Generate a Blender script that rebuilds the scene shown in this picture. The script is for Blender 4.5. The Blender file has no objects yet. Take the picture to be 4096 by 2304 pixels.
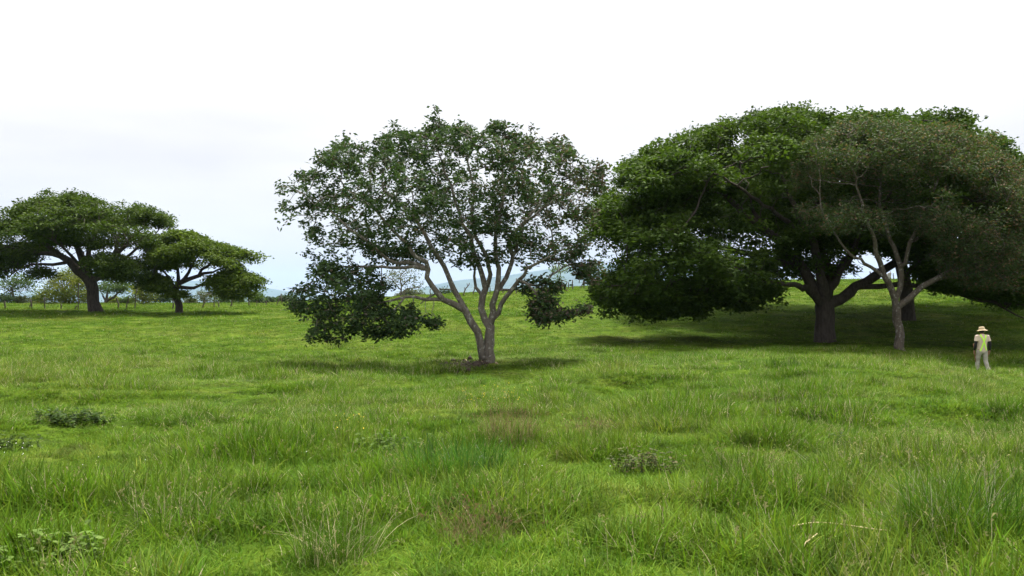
import bpy, bmesh, math, random
import numpy as np
from mathutils import Vector, Matrix
from mathutils.bvhtree import BVHTree

# ------------------------------------------------------------------ camera, sky, sun, exposure
SC = bpy.context.scene
COL = SC.collection
ZC = 1.65            # eye height above the turf under the photographer
FPX = 887.0          # focal length in pixels of a 1024 px wide picture
VH = 300.0           # row of the level line
R = math.radians

cam_d = bpy.data.cameras.new('camera')
cam_d.sensor_width = 36.0
cam_d.lens = 36.0 * FPX / 1024.0
cam_d.shift_y = (VH - 288.0) / 1024.0
cam_d.clip_start = 0.05
cam_d.clip_end = 80000.0
cam = bpy.data.objects.new('camera', cam_d)
cam.location = (0, 0, ZC)
cam.rotation_euler = (R(90), 0, 0)
COL.objects.link(cam)
SC.camera = cam

SUN_EL, SUN_AZ = R(63), R(14)      # azimuth from +Y towards +X
world = bpy.data.worlds.new('World')
SC.world = world
world.use_nodes = True
nt = world.node_tree
nt.nodes.clear()
def wn(t, **k):
    n = nt.nodes.new(t)
    for a, b in k.items(): setattr(n, a, b)
    return n
w_out = wn('ShaderNodeOutputWorld')
w_bg = wn('ShaderNodeBackground')
w_bg.inputs['Strength'].default_value = 0.1
sky = wn('ShaderNodeTexSky', sky_type='NISHITA')
sky.sun_disc = False
sky.sun_elevation = SUN_EL
sky.sun_rotation = SUN_AZ
geo = wn('ShaderNodeTexCoord')
sep = wn('ShaderNodeSeparateXYZ')
nt.links.new(geo.outputs['Generated'], sep.inputs[0])
# overcast luminance: brighter towards the zenith, (1 + 2 sin e) / 3
mx = wn('ShaderNodeMath', operation='MAXIMUM'); mx.inputs[1].default_value = 0.0
nt.links.new(sep.outputs['Z'], mx.inputs[0])
lum = wn('ShaderNodeMath', operation='MULTIPLY_ADD'); lum.inputs[1].default_value = 6.4; lum.inputs[2].default_value = 3.45
nt.links.new(mx.outputs[0], lum.inputs[0])
# stretched cloud layers
mp = wn('ShaderNodeMapping'); mp.inputs['Scale'].default_value = (1.0, 1.0, 5.0)
nt.links.new(geo.outputs['Generated'], mp.inputs[0])
cn = wn('ShaderNodeTexNoise'); cn.inputs['Scale'].default_value = 2.2; cn.inputs['Detail'].default_value = 5.0; cn.inputs['Roughness'].default_value = 0.5
nt.links.new(mp.outputs[0], cn.inputs[0])
cr = wn('ShaderNodeMapRange'); cr.inputs[1].default_value = 0.35; cr.inputs[2].default_value = 0.65; cr.inputs[3].default_value = 0.90; cr.inputs[4].default_value = 1.10
nt.links.new(cn.outputs[0], cr.inputs[0])
lm2 = wn('ShaderNodeMath', operation='MULTIPLY')
nt.links.new(lum.outputs[0], lm2.inputs[0]); nt.links.new(cr.outputs[0], lm2.inputs[1])
ctint = wn('ShaderNodeMix', data_type='RGBA')
ctint.inputs['A'].default_value = (1.0, 0.955, 0.950, 1); ctint.inputs['B'].default_value = (1.0, 0.968, 0.962, 1)
nt.links.new(cn.outputs[0], ctint.inputs['Factor'])
csc = wn('ShaderNodeVectorMath', operation='SCALE')
nt.links.new(ctint.outputs['Result'], csc.inputs[0]); nt.links.new(lm2.outputs[0], csc.inputs['Scale'])
cover = wn('ShaderNodeMix', data_type='RGBA'); cover.inputs['Factor'].default_value = 0.96
nt.links.new(sky.outputs[0], cover.inputs['A']); nt.links.new(csc.outputs[0], cover.inputs['B'])
nt.links.new(cover.outputs['Result'], w_bg.inputs['Color'])
nt.links.new(w_bg.outputs[0], w_out.inputs['Surface'])

sun_d = bpy.data.lights.new('sun', 'SUN')
sun_d.energy = 4.8
sun_d.angle = R(9)
sun_d.color = (1.0, 0.96, 0.88)
sun = bpy.data.objects.new('sun', sun_d)
sv = Vector((math.cos(SUN_EL) * math.sin(SUN_AZ), math.cos(SUN_EL) * math.cos(SUN_AZ), math.sin(SUN_EL)))
sun.rotation_euler = sv.to_track_quat('Z', 'Y').to_euler()
sun.location = (0, 0, 60)
COL.objects.link(sun)

vs = SC.view_settings
vs.view_transform = 'Standard'
vs.look = 'None'
vs.exposure = 1.18
vs.gamma = 1.0
vs.use_curve_mapping = False
SC.cycles.use_denoising = True
SC.cycles.max_bounces = 6
SC.cycles.diffuse_bounces = 4
SC.cycles.transmission_bounces = 4
SC.cycles.volume_bounces = 0

# ------------------------------------------------------------------ helpers
rng = np.random.default_rng(11)
random.seed(5)

def tag(o, label=None, cat=None, group=None, kind=None):
    if label: o['label'] = label
    if cat: o['category'] = cat
    if group: o['group'] = group
    if kind: o['kind'] = kind
    return o

def empty(name, loc):
    o = bpy.data.objects.new(name, None)
    o.empty_display_size = 0.3
    o.location = loc
    COL.objects.link(o)
    return o

def mesh_np(name, verts, faces, mat, parent=None, smooth=True, tint=None, mats=None, midx=None):
    """verts (n,3); faces: (m,k) array, or list of such arrays with differing k."""
    if not isinstance(faces, list): faces = [faces]
    faces = [np.asarray(f, dtype=np.int32) for f in faces if len(f)]
    me = bpy.data.meshes.new(name)
    v = np.asarray(verts, dtype=np.float32)
    if parent is not None:
        v = v - np.array(parent.location, dtype=np.float32)
    me.vertices.add(len(v)); me.vertices.foreach_set('co', v.ravel())
    loops = np.concatenate([f.ravel() for f in faces])
    tot = np.concatenate([np.full(len(f), f.shape[1], dtype=np.int32) for f in faces])
    start = np.concatenate([[0], np.cumsum(tot)[:-1]]).astype(np.int32)
    me.loops.add(len(loops)); me.loops.foreach_set('vertex_index', loops)
    me.polygons.add(len(tot)); me.polygons.foreach_set('loop_start', start)
    me.polygons.foreach_set('loop_total', tot)
    if smooth: me.polygons.foreach_set('use_smooth', np.ones(len(tot), dtype=bool))
    for m in (mats or [mat]): me.materials.append(m)
    if midx is not None: me.polygons.foreach_set('material_index', np.asarray(midx, dtype=np.int32))
    me.update(calc_edges=True)
    if tint is not None:
        a = me.color_attributes.new('tint', 'FLOAT_COLOR', 'POINT')
        c = np.ones((len(v), 4), dtype=np.float32); c[:, :3] = tint
        a.data.foreach_set('color', c.ravel())
    o = bpy.data.objects.new(name, me)
    COL.objects.link(o)
    if parent is not None: o.parent = parent
    return o

_tabs = {}
def vnoise(x, y, seed=0):
    if seed not in _tabs: _tabs[seed] = np.random.default_rng(1000 + seed).random((256, 256))
    T = _tabs[seed]
    xi = np.floor(x).astype(np.int64); yi = np.floor(y).astype(np.int64)
    fx = x - xi; fy = y - yi
    fx = fx * fx * (3 - 2 * fx); fy = fy * fy * (3 - 2 * fy)
    a = T[xi & 255, yi & 255]; b = T[(xi + 1) & 255, yi & 255]
    c = T[xi & 255, (yi + 1) & 255]; d = T[(xi + 1) & 255, (yi + 1) & 255]
    return (a * (1 - fx) + b * fx) * (1 - fy) + (c * (1 - fx) + d * fx) * fy - 0.5

# ------------------------------------------------------------------ materials
def new_mat(name):
    m = bpy.data.materials.new(name); m.use_nodes = True
    m.node_tree.nodes.clear()
    return m, m.node_tree

def N(t, typ, **k):
    n = t.nodes.new(typ)
    for a, b in k.items(): setattr(n, a, b)
    return n

def ramp(t, stops):
    r = N(t, 'ShaderNodeValToRGB')
    el = r.color_ramp.elements
    while len(el) < len(stops): el.new(0.5)
    for e, (p, c) in zip(el, stops):
        e.position = p; e.color = (*c, 1)
    return r

def noise(t, scale, detail=4, rough=0.55, vec=None):
    n = N(t, 'ShaderNodeTexNoise')
    n.inputs['Scale'].default_value = scale; n.inputs['Detail'].default_value = detail
    n.inputs['Roughness'].default_value = rough
    if vec is not None: t.links.new(vec, n.inputs['Vector'])
    return n

def mixc(t, fac, a, b, blend='MIX'):
    m = N(t, 'ShaderNodeMix', data_type='RGBA', blend_type=blend)
    for s, x in (('Factor', fac), ('A', a), ('B', b)):
        if hasattr(x, 'is_linked'): t.links.new(x, m.inputs[s])
        elif isinstance(x, (int, float)): m.inputs[s].default_value = x
        else: m.inputs[s].default_value = (*x, 1)
    return m.outputs['Result']

def leaf_mat(name, transl=0.24, rough=0.75, spec=0.12, tmul=(1.25, 1.35, 0.6)):
    m, t = new_mat(name)
    at = N(t, 'ShaderNodeAttribute', attribute_name='tint')
    p = N(t, 'ShaderNodeBsdfPrincipled')
    p.inputs['Roughness'].default_value = rough
    p.inputs['Specular IOR Level'].default_value = spec
    tr = N(t, 'ShaderNodeBsdfTranslucent')
    t.links.new(at.outputs['Color'], p.inputs['Base Color'])
    t.links.new(mixc(t, 1.0, at.outputs['Color'], tmul, 'MULTIPLY'), tr.inputs['Color'])
    mx = N(t, 'ShaderNodeMixShader'); mx.inputs[0].default_value = transl
    t.links.new(p.outputs[0], mx.inputs[1]); t.links.new(tr.outputs[0], mx.inputs[2])
    o = N(t, 'ShaderNodeOutputMaterial'); t.links.new(mx.outputs[0], o.inputs['Surface'])
    return m

def bark_mat(name, c0, c1, lichen=None, scale=3.0):
    m, t = new_mat(name)
    g = N(t, 'ShaderNodeNewGeometry')
    mp = N(t, 'ShaderNodeMapping'); mp.inputs['Scale'].default_value = (1, 1, 0.3)
    t.links.new(g.outputs['Position'], mp.inputs[0])
    n1 = noise(t, scale * 4, 6, 0.65, mp.outputs[0])
    rp = ramp(t, [(0.3, c0), (0.7, c1)])
    t.links.new(n1.outputs[0], rp.inputs[0])
    c = rp.outputs[0]
    if lichen:
        n2 = noise(t, scale * 2.6, 5, 0.6, g.outputs['Position'])
        r2 = ramp(t, [(0.56, (0, 0, 0)), (0.64, (0.7, 0.7, 0.7))])
        t.links.new(n2.outputs[0], r2.inputs[0])
        c = mixc(t, r2.outputs[0], c, lichen)
    p = N(t, 'ShaderNodeBsdfPrincipled'); p.inputs['Roughness'].default_value = 0.9
    p.inputs['Specular IOR Level'].default_value = 0.15
    t.links.new(c, p.inputs['Base Color'])
    b = N(t, 'ShaderNodeBump'); b.inputs['Strength'].default_value = 0.7; b.inputs['Distance'].default_value = 0.05
    t.links.new(n1.outputs[0], b.inputs['Height']); t.links.new(b.outputs[0], p.inputs['Normal'])
    o = N(t, 'ShaderNodeOutputMaterial'); t.links.new(p.outputs[0], o.inputs['Surface'])
    return m

def plain_mat(name, c0, c1, scale=8.0, rough=0.85, bump=0.0, spec=0.2):
    m, t = new_mat(name)
    tc = N(t, 'ShaderNodeTexCoord')
    n1 = noise(t, scale, 5, 0.6, tc.outputs['Object'])
    rp = ramp(t, [(0.3, c0), (0.7, c1)]); t.links.new(n1.outputs[0], rp.inputs[0])
    p = N(t, 'ShaderNodeBsdfPrincipled'); p.inputs['Roughness'].default_value = rough
    p.inputs['Specular IOR Level'].default_value = spec
    t.links.new(rp.outputs[0], p.inputs['Base Color'])
    if bump:
        b = N(t, 'ShaderNodeBump'); b.inputs['Strength'].default_value = bump; b.inputs['Distance'].default_value = 0.02
        t.links.new(n1.outputs[0], b.inputs['Height']); t.links.new(b.outputs[0], p.inputs['Normal'])
    o = N(t, 'ShaderNodeOutputMaterial'); t.links.new(p.outputs[0], o.inputs['Surface'])
    return m

def turf_colour(t, pos):
    """pasture colour by place: fresh green, olive and dry patches (shared by ground and blades)"""
    n1 = noise(t, 0.11, 4, 0.6, pos)
    r1 = ramp(t, [(0.32, (0.060, 0.145, 0.007)), (0.50, (0.096, 0.188, 0.010)), (0.66, (0.148, 0.203, 0.028))])
    t.links.new(n1.outputs[0], r1.inputs[0])
    n2 = noise(t, 0.75, 4, 0.6, pos)
    r2 = ramp(t, [(0.30, (0.037, 0.088, 0.006)), (0.52, (0.090, 0.180, 0.010)), (0.72, (0.156, 0.196, 0.036))])
    t.links.new(n2.outputs[0], r2.inputs[0])
    n3 = noise(t, 2.3, 3, 0.6, pos)
    r3 = ramp(t, [(0.34, (0.62, 0.60, 0.72)), (0.50, (1.0, 1.0, 1.0)), (0.68, (1.22, 1.10, 1.25))])
    t.links.new(n3.outputs[0], r3.inputs[0])
    return mixc(t, 1.0, mixc(t, 0.5, r1.outputs[0], r2.outputs[0]), r3.outputs[0], 'MULTIPLY')

def ground_mat():
    m, t = new_mat('turf')
    g = N(t, 'ShaderNodeNewGeometry')
    c = turf_colour(t, g.outputs['Position'])
    n3 = noise(t, 5.0, 6, 0.7, g.outputs['Position'])
    r3 = ramp(t, [(0.30, (0.42, 0.38, 0.40)), (0.66, (0.88, 0.76, 0.95))])
    t.links.new(n3.outputs[0], r3.inputs[0])
    c = mixc(t, 1.0, c, r3.outputs[0], 'MULTIPLY')
    p = N(t, 'ShaderNodeBsdfPrincipled'); p.inputs['Roughness'].default_value = 1.0
    p.inputs['Specular IOR Level'].default_value = 0.05
    t.links.new(c, p.inputs['Base Color'])
    b = N(t, 'ShaderNodeBump'); b.inputs['Strength'].default_value = 0.8; b.inputs['Distance'].default_value = 0.15
    t.links.new(n3.outputs[0], b.inputs['Height']); t.links.new(b.outputs[0], p.inputs['Normal'])
    o = N(t, 'ShaderNodeOutputMaterial'); t.links.new(p.outputs[0], o.inputs['Surface'])
    return m

def blade_mat():
    m, t = new_mat('grass_blade')
    g = N(t, 'ShaderNodeNewGeometry')
    c = turf_colour(t, g.outputs['Position'])
    at = N(t, 'ShaderNodeAttribute', attribute_name='tint')
    c = mixc(t, 1.0, c, at.outputs['Color'], 'MULTIPLY')
    oi = N(t, 'ShaderNodeObjectInfo')
    rr = ramp(t, [(0.0, (0.72, 0.80, 0.75)), (0.5, (1.0, 1.0, 1.0)), (1.0, (1.25, 1.15, 1.2))])
    t.links.new(oi.outputs['Random'], rr.inputs[0])
    c = mixc(t, 1.0, c, rr.outputs[0], 'MULTIPLY')
    p = N(t, 'ShaderNodeBsdfPrincipled'); p.inputs['Roughness'].default_value = 0.7
    p.inputs['Specular IOR Level'].default_value = 0.08
    t.links.new(c, p.inputs['Base Color'])
    tr = N(t, 'ShaderNodeBsdfTranslucent'); t.links.new(c, tr.inputs['Color'])
    mx = N(t, 'ShaderNodeMixShader'); mx.inputs[0].default_value = 0.35
    t.links.new(p.outputs[0], mx.inputs[1]); t.links.new(tr.outputs[0], mx.inputs[2])
    o = N(t, 'ShaderNodeOutputMaterial'); t.links.new(mx.outputs[0], o.inputs['Surface'])
    return m

M_TURF = ground_mat()
M_BLADE = blade_mat()
M_STRAW = leaf_mat('straw', 0.25, 0.7, 0.1, (1, 1, 1))
M_LEAF = leaf_mat('leaf')
M_BARK_GREY = bark_mat('grey_lichen_bark', (0.085, 0.072, 0.058), (0.20, 0.18, 0.15), (0.42, 0.42, 0.38))
M_BARK_DARK = bark_mat('dark_bark', (0.030, 0.024, 0.020), (0.085, 0.070, 0.058), None, 2.0)
M_BARK_MID = bark_mat('brown_bark', (0.055, 0.045, 0.036), (0.15, 0.125, 0.10), (0.30, 0.30, 0.27), 2.5)
M_POST = plain_mat('weathered_post', (0.05, 0.04, 0.033), (0.15, 0.125, 0.10), 14)
M_WIRE = plain_mat('rusty_wire', (0.06, 0.045, 0.035), (0.12, 0.09, 0.07), 20)

# ------------------------------------------------------------------ terrain
UC = np.array([-260, 0, 256, 380, 486, 640, 830, 1024, 1280], float)
YR = np.array([0.5, 5, 12, 20, 28, 34, 40, 48, 60, 80, 100, 114, 140, 200, 400, 1500, 4000, 12000], float)
VT = {20: [393, 393, 398, 400, 398, 392, 389, 398, 398], 28: [374, 374, 377, 378, 376, 367, 362, 383, 386],
      34: [364, 364, 367, 369, 365, 360, 358, 377, 380], 40: [355, 355, 358, 360, 356, 354, 353, 364, 367],
      48: [345, 345, 347, 347, 342, 343, 347, 352, 354], 60: [333, 333, 334, 333, 330, 329, 332, 336, 337],
      80: [317, 317, 318, 316, 312, 309, 305, 306, 306], 100: [308, 308, 308.5, 303.5, 300, 292.5, 286, 287, 288],
      114: [304, 304, 304, 298.5, 293, 283.5, 279, 279.5, 281], 140: [303.3, 303.3, 303.3, 297.2, 292.5, 282.8, 280.5, 281, 283],
      200: [306, 306, 306, 302, 299, 290, 288, 288, 290]}
ZT = np.zeros((len(YR), len(UC)))
for i, Y in enumerate(YR):
    if Y in VT: ZT[i] = ZC - (np.array(VT[int(Y)]) - VH) / FPX * Y
    else: ZT[i] = {0.5: 0.0, 5: 0.0, 12: -0.28, 400: -6.0, 1500: -32.0, 4000: -40.0, 12000: -42.0}[Y]
TG = np.linspace(-0.9, 0.9, 241)
LG = np.linspace(math.log(0.5), math.log(12000), 501)
def _build_grid():
    tc = (UC - 512) / FPX
    rows = np.array([np.interp(TG, tc, ZT[i]) for i in range(len(YR))])
    g = np.array([np.interp(np.exp(LG), YR, rows[:, j]) for j in range(len(TG))]).T
    k = np.exp(-0.5 * (np.arange(-8, 9) / 3.0) ** 2); k /= k.sum()
    gp = np.pad(g, ((8, 8), (0, 0)), mode='edge')
    g = sum(k[q] * gp[q:q + g.shape[0]] for q in range(17))
    k = np.exp(-0.5 * (np.arange(-14, 15) / 6.0) ** 2); k /= k.sum()
    gp = np.pad(g, ((0, 0), (14, 14)), mode='edge')
    return sum(k[q] * gp[:, q:q + g.shape[1]] for q in range(29))
GRID = _build_grid()

def height(x, y):
    x = np.asarray(x, float); y = np.asarray(y, float)
    t = np.clip(x / np.maximum(y, 9.0), -0.899, 0.899)
    ly = np.log(np.clip(y, 0.5, 11999))
    a = (t - TG[0]) / (TG[1] - TG[0]); b = (ly - LG[0]) / (LG[1] - LG[0])
    ai = np.clip(a.astype(int), 0, len(TG) - 2); bi = np.clip(b.astype(int), 0, len(LG) - 2)
    fa = a - ai; fb = np.clip(b - bi, 0, 1)
    z = (GRID[bi, ai] * (1 - fa) + GRID[bi, ai + 1] * fa) * (1 - fb) + (GRID[bi + 1, ai] * (1 - fa) + GRID[bi + 1, ai + 1] * fa) * fb
    near = np.clip(1.0 - (y - 60) / 100, 0.25, 1.0)
    z = z + near * (0.30 * vnoise(x / 2.6 + 7, y / 2.2 + 3, 1) + 0.24 * vnoise(x / 1.05, y / 0.95, 2)) * np.clip((np.hypot(x, y) - 1) / 4, 0, 1)
    far = np.clip((y - 250) / 1500, 0, 1)
    return z + far * 14 * vnoise(x / 420, y / 420, 3)

def gz(x, y): return float(height(np.array([x]), np.array([y]))[0])

def P(px, py, Y):
    """photo pixel (4096 wide) at depth Y -> world point"""
    return np.array([(px / 4 - 512) / FPX * Y, Y, ZC - (py / 4 - VH) / FPX * Y])

def axis_lines(near0, near1, step, far, grow):
    a = list(np.arange(near0, near1 + 1e-6, step))
    s = step
    while a[-1] < far: s *= grow; a.append(a[-1] + s)
    return a
ypos = axis_lines(0, 45, 0.32, 22000, 1.045)
yneg = axis_lines(0, 6, 0.8, 3000, 1.35)
ys = np.array([-v for v in yneg[:0:-1]] + ypos)
xp = axis_lines(0, 22, 0.34, 22000, 1.055)
xs = np.array([-v for v in xp[:0:-1]] + xp)
gx, gy = np.meshgrid(xs, ys)
gv = np.stack([gx.ravel(), gy.ravel(), height(gx.ravel(), gy.ravel())], 1)
nx, ny = len(xs), len(ys)
ii = (np.arange(ny - 1)[:, None] * nx + np.arange(nx - 1)[None, :]).ravel()
gf = np.stack([ii, ii + 1, ii + nx + 1, ii + nx], 1)
ground = mesh_np('ground', gv, gf, M_TURF)
tag(ground, 'rolling green pasture sloping into a hollow and up to a low crest', 'ground', kind='structure')

# ------------------------------------------------------------------ far mountains
def mountain_mat():
    m, t = new_mat('forested_mountain')
    g = N(t, 'ShaderNodeNewGeometry')
    n1 = noise(t, 0.0018, 8, 0.6, g.outputs['Position'])
    rp = ramp(t, [(0.35, (0.030, 0.05, 0.03)), (0.65, (0.07, 0.10, 0.055))])
    t.links.new(n1.outputs[0], rp.inputs[0])
    p = N(t, 'ShaderNodeBsdfPrincipled'); p.inputs['Roughness'].default_value = 1.0
    p.inputs['Specular IOR Level'].default_value = 0.0
    t.links.new(rp.outputs[0], p.inputs['Base Color'])
    o = N(t, 'ShaderNodeOutputMaterial'); t.links.new(p.outputs[0], o.inputs['Surface'])
    return m
M_MOUNT = mountain_mat()
def mountain(name, label, us, vs_, Y0, half, seed):
    u = np.linspace(us[0], us[-1], 150); vv = np.interp(u, us, vs_)
    k = np.ones(9) / 9
    vv = np.convolve(np.pad(vv, 4, mode='edge'), k, 'valid')
    d = np.linspace(-1, 1, 41)
    U, D = np.meshgrid(u, d)
    Y = Y0 + D * half
    X = (U - 512) / FPX * Y0
    top = ZC - (np.interp(U, u, vv) - VH) / FPX * Y0
    prof = np.clip(1 - np.abs(D) ** 1.15, 0, 1)
    nz = vnoise(X / 1250, Y / 1250, seed) + 0.5 * vnoise(X / 520, Y / 520, seed + 1) + 0.25 * vnoise(X / 230, Y / 230, seed + 2)
    Z = -46 + (top + 46) * prof + nz * 112 * prof * np.clip(np.abs(D) * 3, 0.12, 1)
    n0, n1 = U.shape
    ii = (np.arange(n0 - 1)[:, None] * n1 + np.arange(n1 - 1)[None, :]).ravel()
    f = np.stack([ii, ii + 1, ii + n1 + 1, ii + n1], 1)
    o = mesh_np(name, np.stack([X.ravel(), Y.ravel(), Z.ravel()], 1), f, M_MOUNT)
    tag(o, label, 'mountain', kind='structure')
mountain('mountain_ridge', 'long hazy blue mountain ridge beyond the crest behind the middle tree',
         [395, 420, 434, 448, 465, 487, 530, 566, 590, 640, 700, 760, 850, 960], [300, 289, 285, 282, 279, 278, 272, 267, 265.5, 263, 268, 277, 289, 304], 15750, 3750, 20)
mountain('mountain_ridge', 'low hazy blue mountain spur left of the middle tree on the horizon',
         [-60, 40, 120, 180, 225, 262, 285, 300, 330, 380], [296, 292, 286, 281, 281, 287.5, 291, 294, 298, 304], 17000, 3250, 30)

# ------------------------------------------------------------------ tree builder
def resample(pts, step):
    pts = np.asarray(pts, float)
    # Catmull-Rom smoothing
    q = np.vstack([2 * pts[0] - pts[1], pts, 2 * pts[-1] - pts[-2]])
    out = []
    for i in range(1, len(q) - 2):
        n = max(1, int(np.linalg.norm(q[i + 1] - q[i]) / step))
        for s in np.arange(n) / n:
            out.append(0.5 * (2 * q[i] + (q[i + 1] - q[i - 1]) * s + (2 * q[i - 1] - 5 * q[i] + 4 * q[i + 1] - q[i + 2]) * s * s + (-q[i - 1] + 3 * q[i] - 3 * q[i + 1] + q[i + 2]) * s ** 3))
    out.append(pts[-1])
    return np.array(out)

def in_poly(x, y, poly):
    c = np.zeros(len(x), bool); n = len(poly)
    for i in range(n):
        x0, y0 = poly[i]; x1, y1 = poly[i - 1]
        m = ((y0 > y) != (y1 > y))
        xi = (x1 - x0) * (y - y0) / (y1 - y0 + 1e-12) + x0
        c ^= m & (x < xi)
    return c

def edge_dist(x, y, poly):
    d = np.full(len(x), 1e9); n = len(poly)
    for i in range(n):
        a = np.array(poly[i - 1], float); b = np.array(poly[i], float)
        ab = b - a; L = (ab ** 2).sum() + 1e-9
        s = np.clip(((x - a[0]) * ab[0] + (y - a[1]) * ab[1]) / L, 0, 1)
        d = np.minimum(d, np.hypot(x - a[0] - s * ab[0], y - a[1] - s * ab[1]))
    return d

def noise3(p, wl, wz, seed):
    x, y, z = p[:, 0] / wl, p[:, 1] / wl, p[:, 2] / wz
    return vnoise(x + 0.7 * z, y - 0.3 * z, seed) + vnoise(y + 0.37 * x, z, seed + 1) + vnoise(x - 0.41 * y, z + 0.2 * y, seed + 2)

def sample_poly(r, poly, n, Y0, D, shift=0.0, shell=0.7, E=None, clump=None, keep=0.5):
    """points filling the crown volume whose side view is poly (photo px) with half depth D metres"""
    if clump:
        q = sample_poly(r, poly, int(n / keep), Y0, D, shift, shell, E)
        v = noise3(q, clump[0], clump[1], int(r.integers(0, 40)) + 100) + r.normal(0, 0.10, len(q))
        return q[np.argsort(-v)[:n]]
    poly = [tuple(p) for p in poly]
    xs_ = [p[0] for p in poly]; ys_ = [p[1] for p in poly]
    out = np.zeros((0, 2))
    while len(out) < n:
        q = r.random((n * 3, 2)) * [max(xs_) - min(xs_), max(ys_) - min(ys_)] + [min(xs_), min(ys_)]
        out = np.vstack([out, q[in_poly(q[:, 0], q[:, 1], poly)]])
    out = out[:n]
    e = edge_dist(out[:, 0], out[:, 1], poly) * Y0 / FPX / 4
    E = E or D
    dep = D * np.sqrt(np.clip(1 - (1 - np.minimum(e / E, 1)) ** 2, 0.01, 1))
    s = r.uniform(-1, 1, n)
    d = dep * np.sign(s) * np.abs(s) ** shell + shift
    Y = Y0 + d
    return np.stack([(out[:, 0] / 4 - 512) / FPX * Y, Y, ZC - (out[:, 1] / 4 - VH) / FPX * Y], 1)

def sprigs(r, poly, n, Y0, out, D, ymax):
    """loose sprays of twigs standing a little proud of the crown's outline, in little families"""
    p = np.array(poly, float); q = np.roll(p, -1, 0)
    L = np.hypot(*(q - p).T); L[(p[:, 1] + q[:, 1]) / 2 > ymax] = 0
    c = p.mean(0); res = []
    while len(res) < n:
        i = r.choice(len(p), p=L / L.sum()); f = r.random()
        b = p[i] + (q[i] - p[i]) * f
        d = b - c; d /= np.hypot(*d)
        Y = Y0 + r.uniform(-D, D); m = FPX * 4 / Y0
        o = r.uniform(-0.6, 0.45) * out
        for k in range(r.integers(2, 6)):
            e = b + (d * (o - 0.35 * k * out * r.random()) + r.normal(0, 0.22 * out, 2)) * m
            res.append(P(e[0], e[1], Y + r.normal(0, 0.3)))
    return np.array(res)

def grow(r, limbs, A, step, dk, iters=90, jit=0.25, up=0.0):
    """limbs: list of (points(n,3), r0, r1, growable). Space colonisation towards attractors A."""
    pos, par, rad, gr = [], [], [], []
    for pts, r0, r1, g in limbs:
        q = resample(pts, step)
        w = r.normal(0, 1, q.shape) * min(step * 0.10, 0.06); w[0] = 0; w[-1] = 0; q = q + w
        if pos:
            allp = np.array(pos); j = int(np.argmin(((allp - q[0]) ** 2).sum(1))); prev = j; q = q[1:]
        else: prev = -1
        n = len(q)
        for i, p in enumerate(q):
            f = (i + 1) / n
            pos.append(p); par.append(prev); rad.append(r0 + (r1 - r0) * f); gr.append(g)
            prev = len(pos) - 1
    pos = np.array(pos); par = list(par); rad = list(rad); gr = np.array(gr)
    gi = np.where(gr)[0]
    def nearest(Aq, idx):
        bd = np.full(len(Aq), 1e9); bi = np.zeros(len(Aq), int)
        for s in range(0, len(idx), 600):
            c = idx[s:s + 600]
            d = ((Aq[:, None, :] - pos[c][None, :, :]) ** 2).sum(2)
            k = d.argmin(1); dd = d[np.arange(len(Aq)), k]
            m = dd < bd; bd[m] = dd[m]; bi[m] = c[k[m]]
        return np.sqrt(bd), bi
    nd, ni = nearest(A, gi)
    alive = np.ones(len(A), bool)
    for it in range(iters):
        alive &= nd > dk
        if not alive.any(): break
        a = np.where(alive)[0]
        v = A[a] - pos[ni[a]]; L = np.linalg.norm(v, axis=1, keepdims=True); v = v / L
        src, inv = np.unique(ni[a], return_inverse=True)
        acc = np.zeros((len(src), 3)); np.add.at(acc, inv, v)
        acc /= np.linalg.norm(acc, axis=1, keepdims=True) + 1e-6
        acc += r.normal(0, jit, acc.shape); acc[:, 2] += up
        acc /= np.linalg.norm(acc, axis=1, keepdims=True) + 1e-6
        newp = pos[src] + acc * step
        base = len(pos)
        pos = np.vstack([pos, newp]); par += list(src); rad += [0.0] * len(src)
        d2, i2 = nearest(A[a], np.arange(base, base + len(src)))
        m = d2 < nd[a]
        nd[a[m]] = d2[m]; ni[a[m]] = i2[m]
    # a last twig to every attractor
    ntw = len(A)
    base = len(pos)
    pos = np.vstack([pos, A]); par += list(ni); rad += [0.0] * ntw
    return pos, np.array(par), np.array(rad), np.arange(base, base + ntw)

def pipe(pos, par, rad, tip_r, ex):
    n = len(pos)
    depth = np.zeros(n, int)
    for i in range(n):
        if par[i] >= 0: depth[i] = depth[par[i]] + 1
    acc = np.zeros(n); nchild = np.zeros(n, int)
    order = np.argsort(-depth, kind='stable')
    out = np.zeros(n)
    for i in order:
        ri = acc[i] ** (1 / ex) if acc[i] > 0 else tip_r
        ri = max(ri, rad[i]) if rad[i] == 0 else rad[i]
        out[i] = ri
        p = par[i]
        if p >= 0: acc[p] += ri ** ex
    return out

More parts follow.
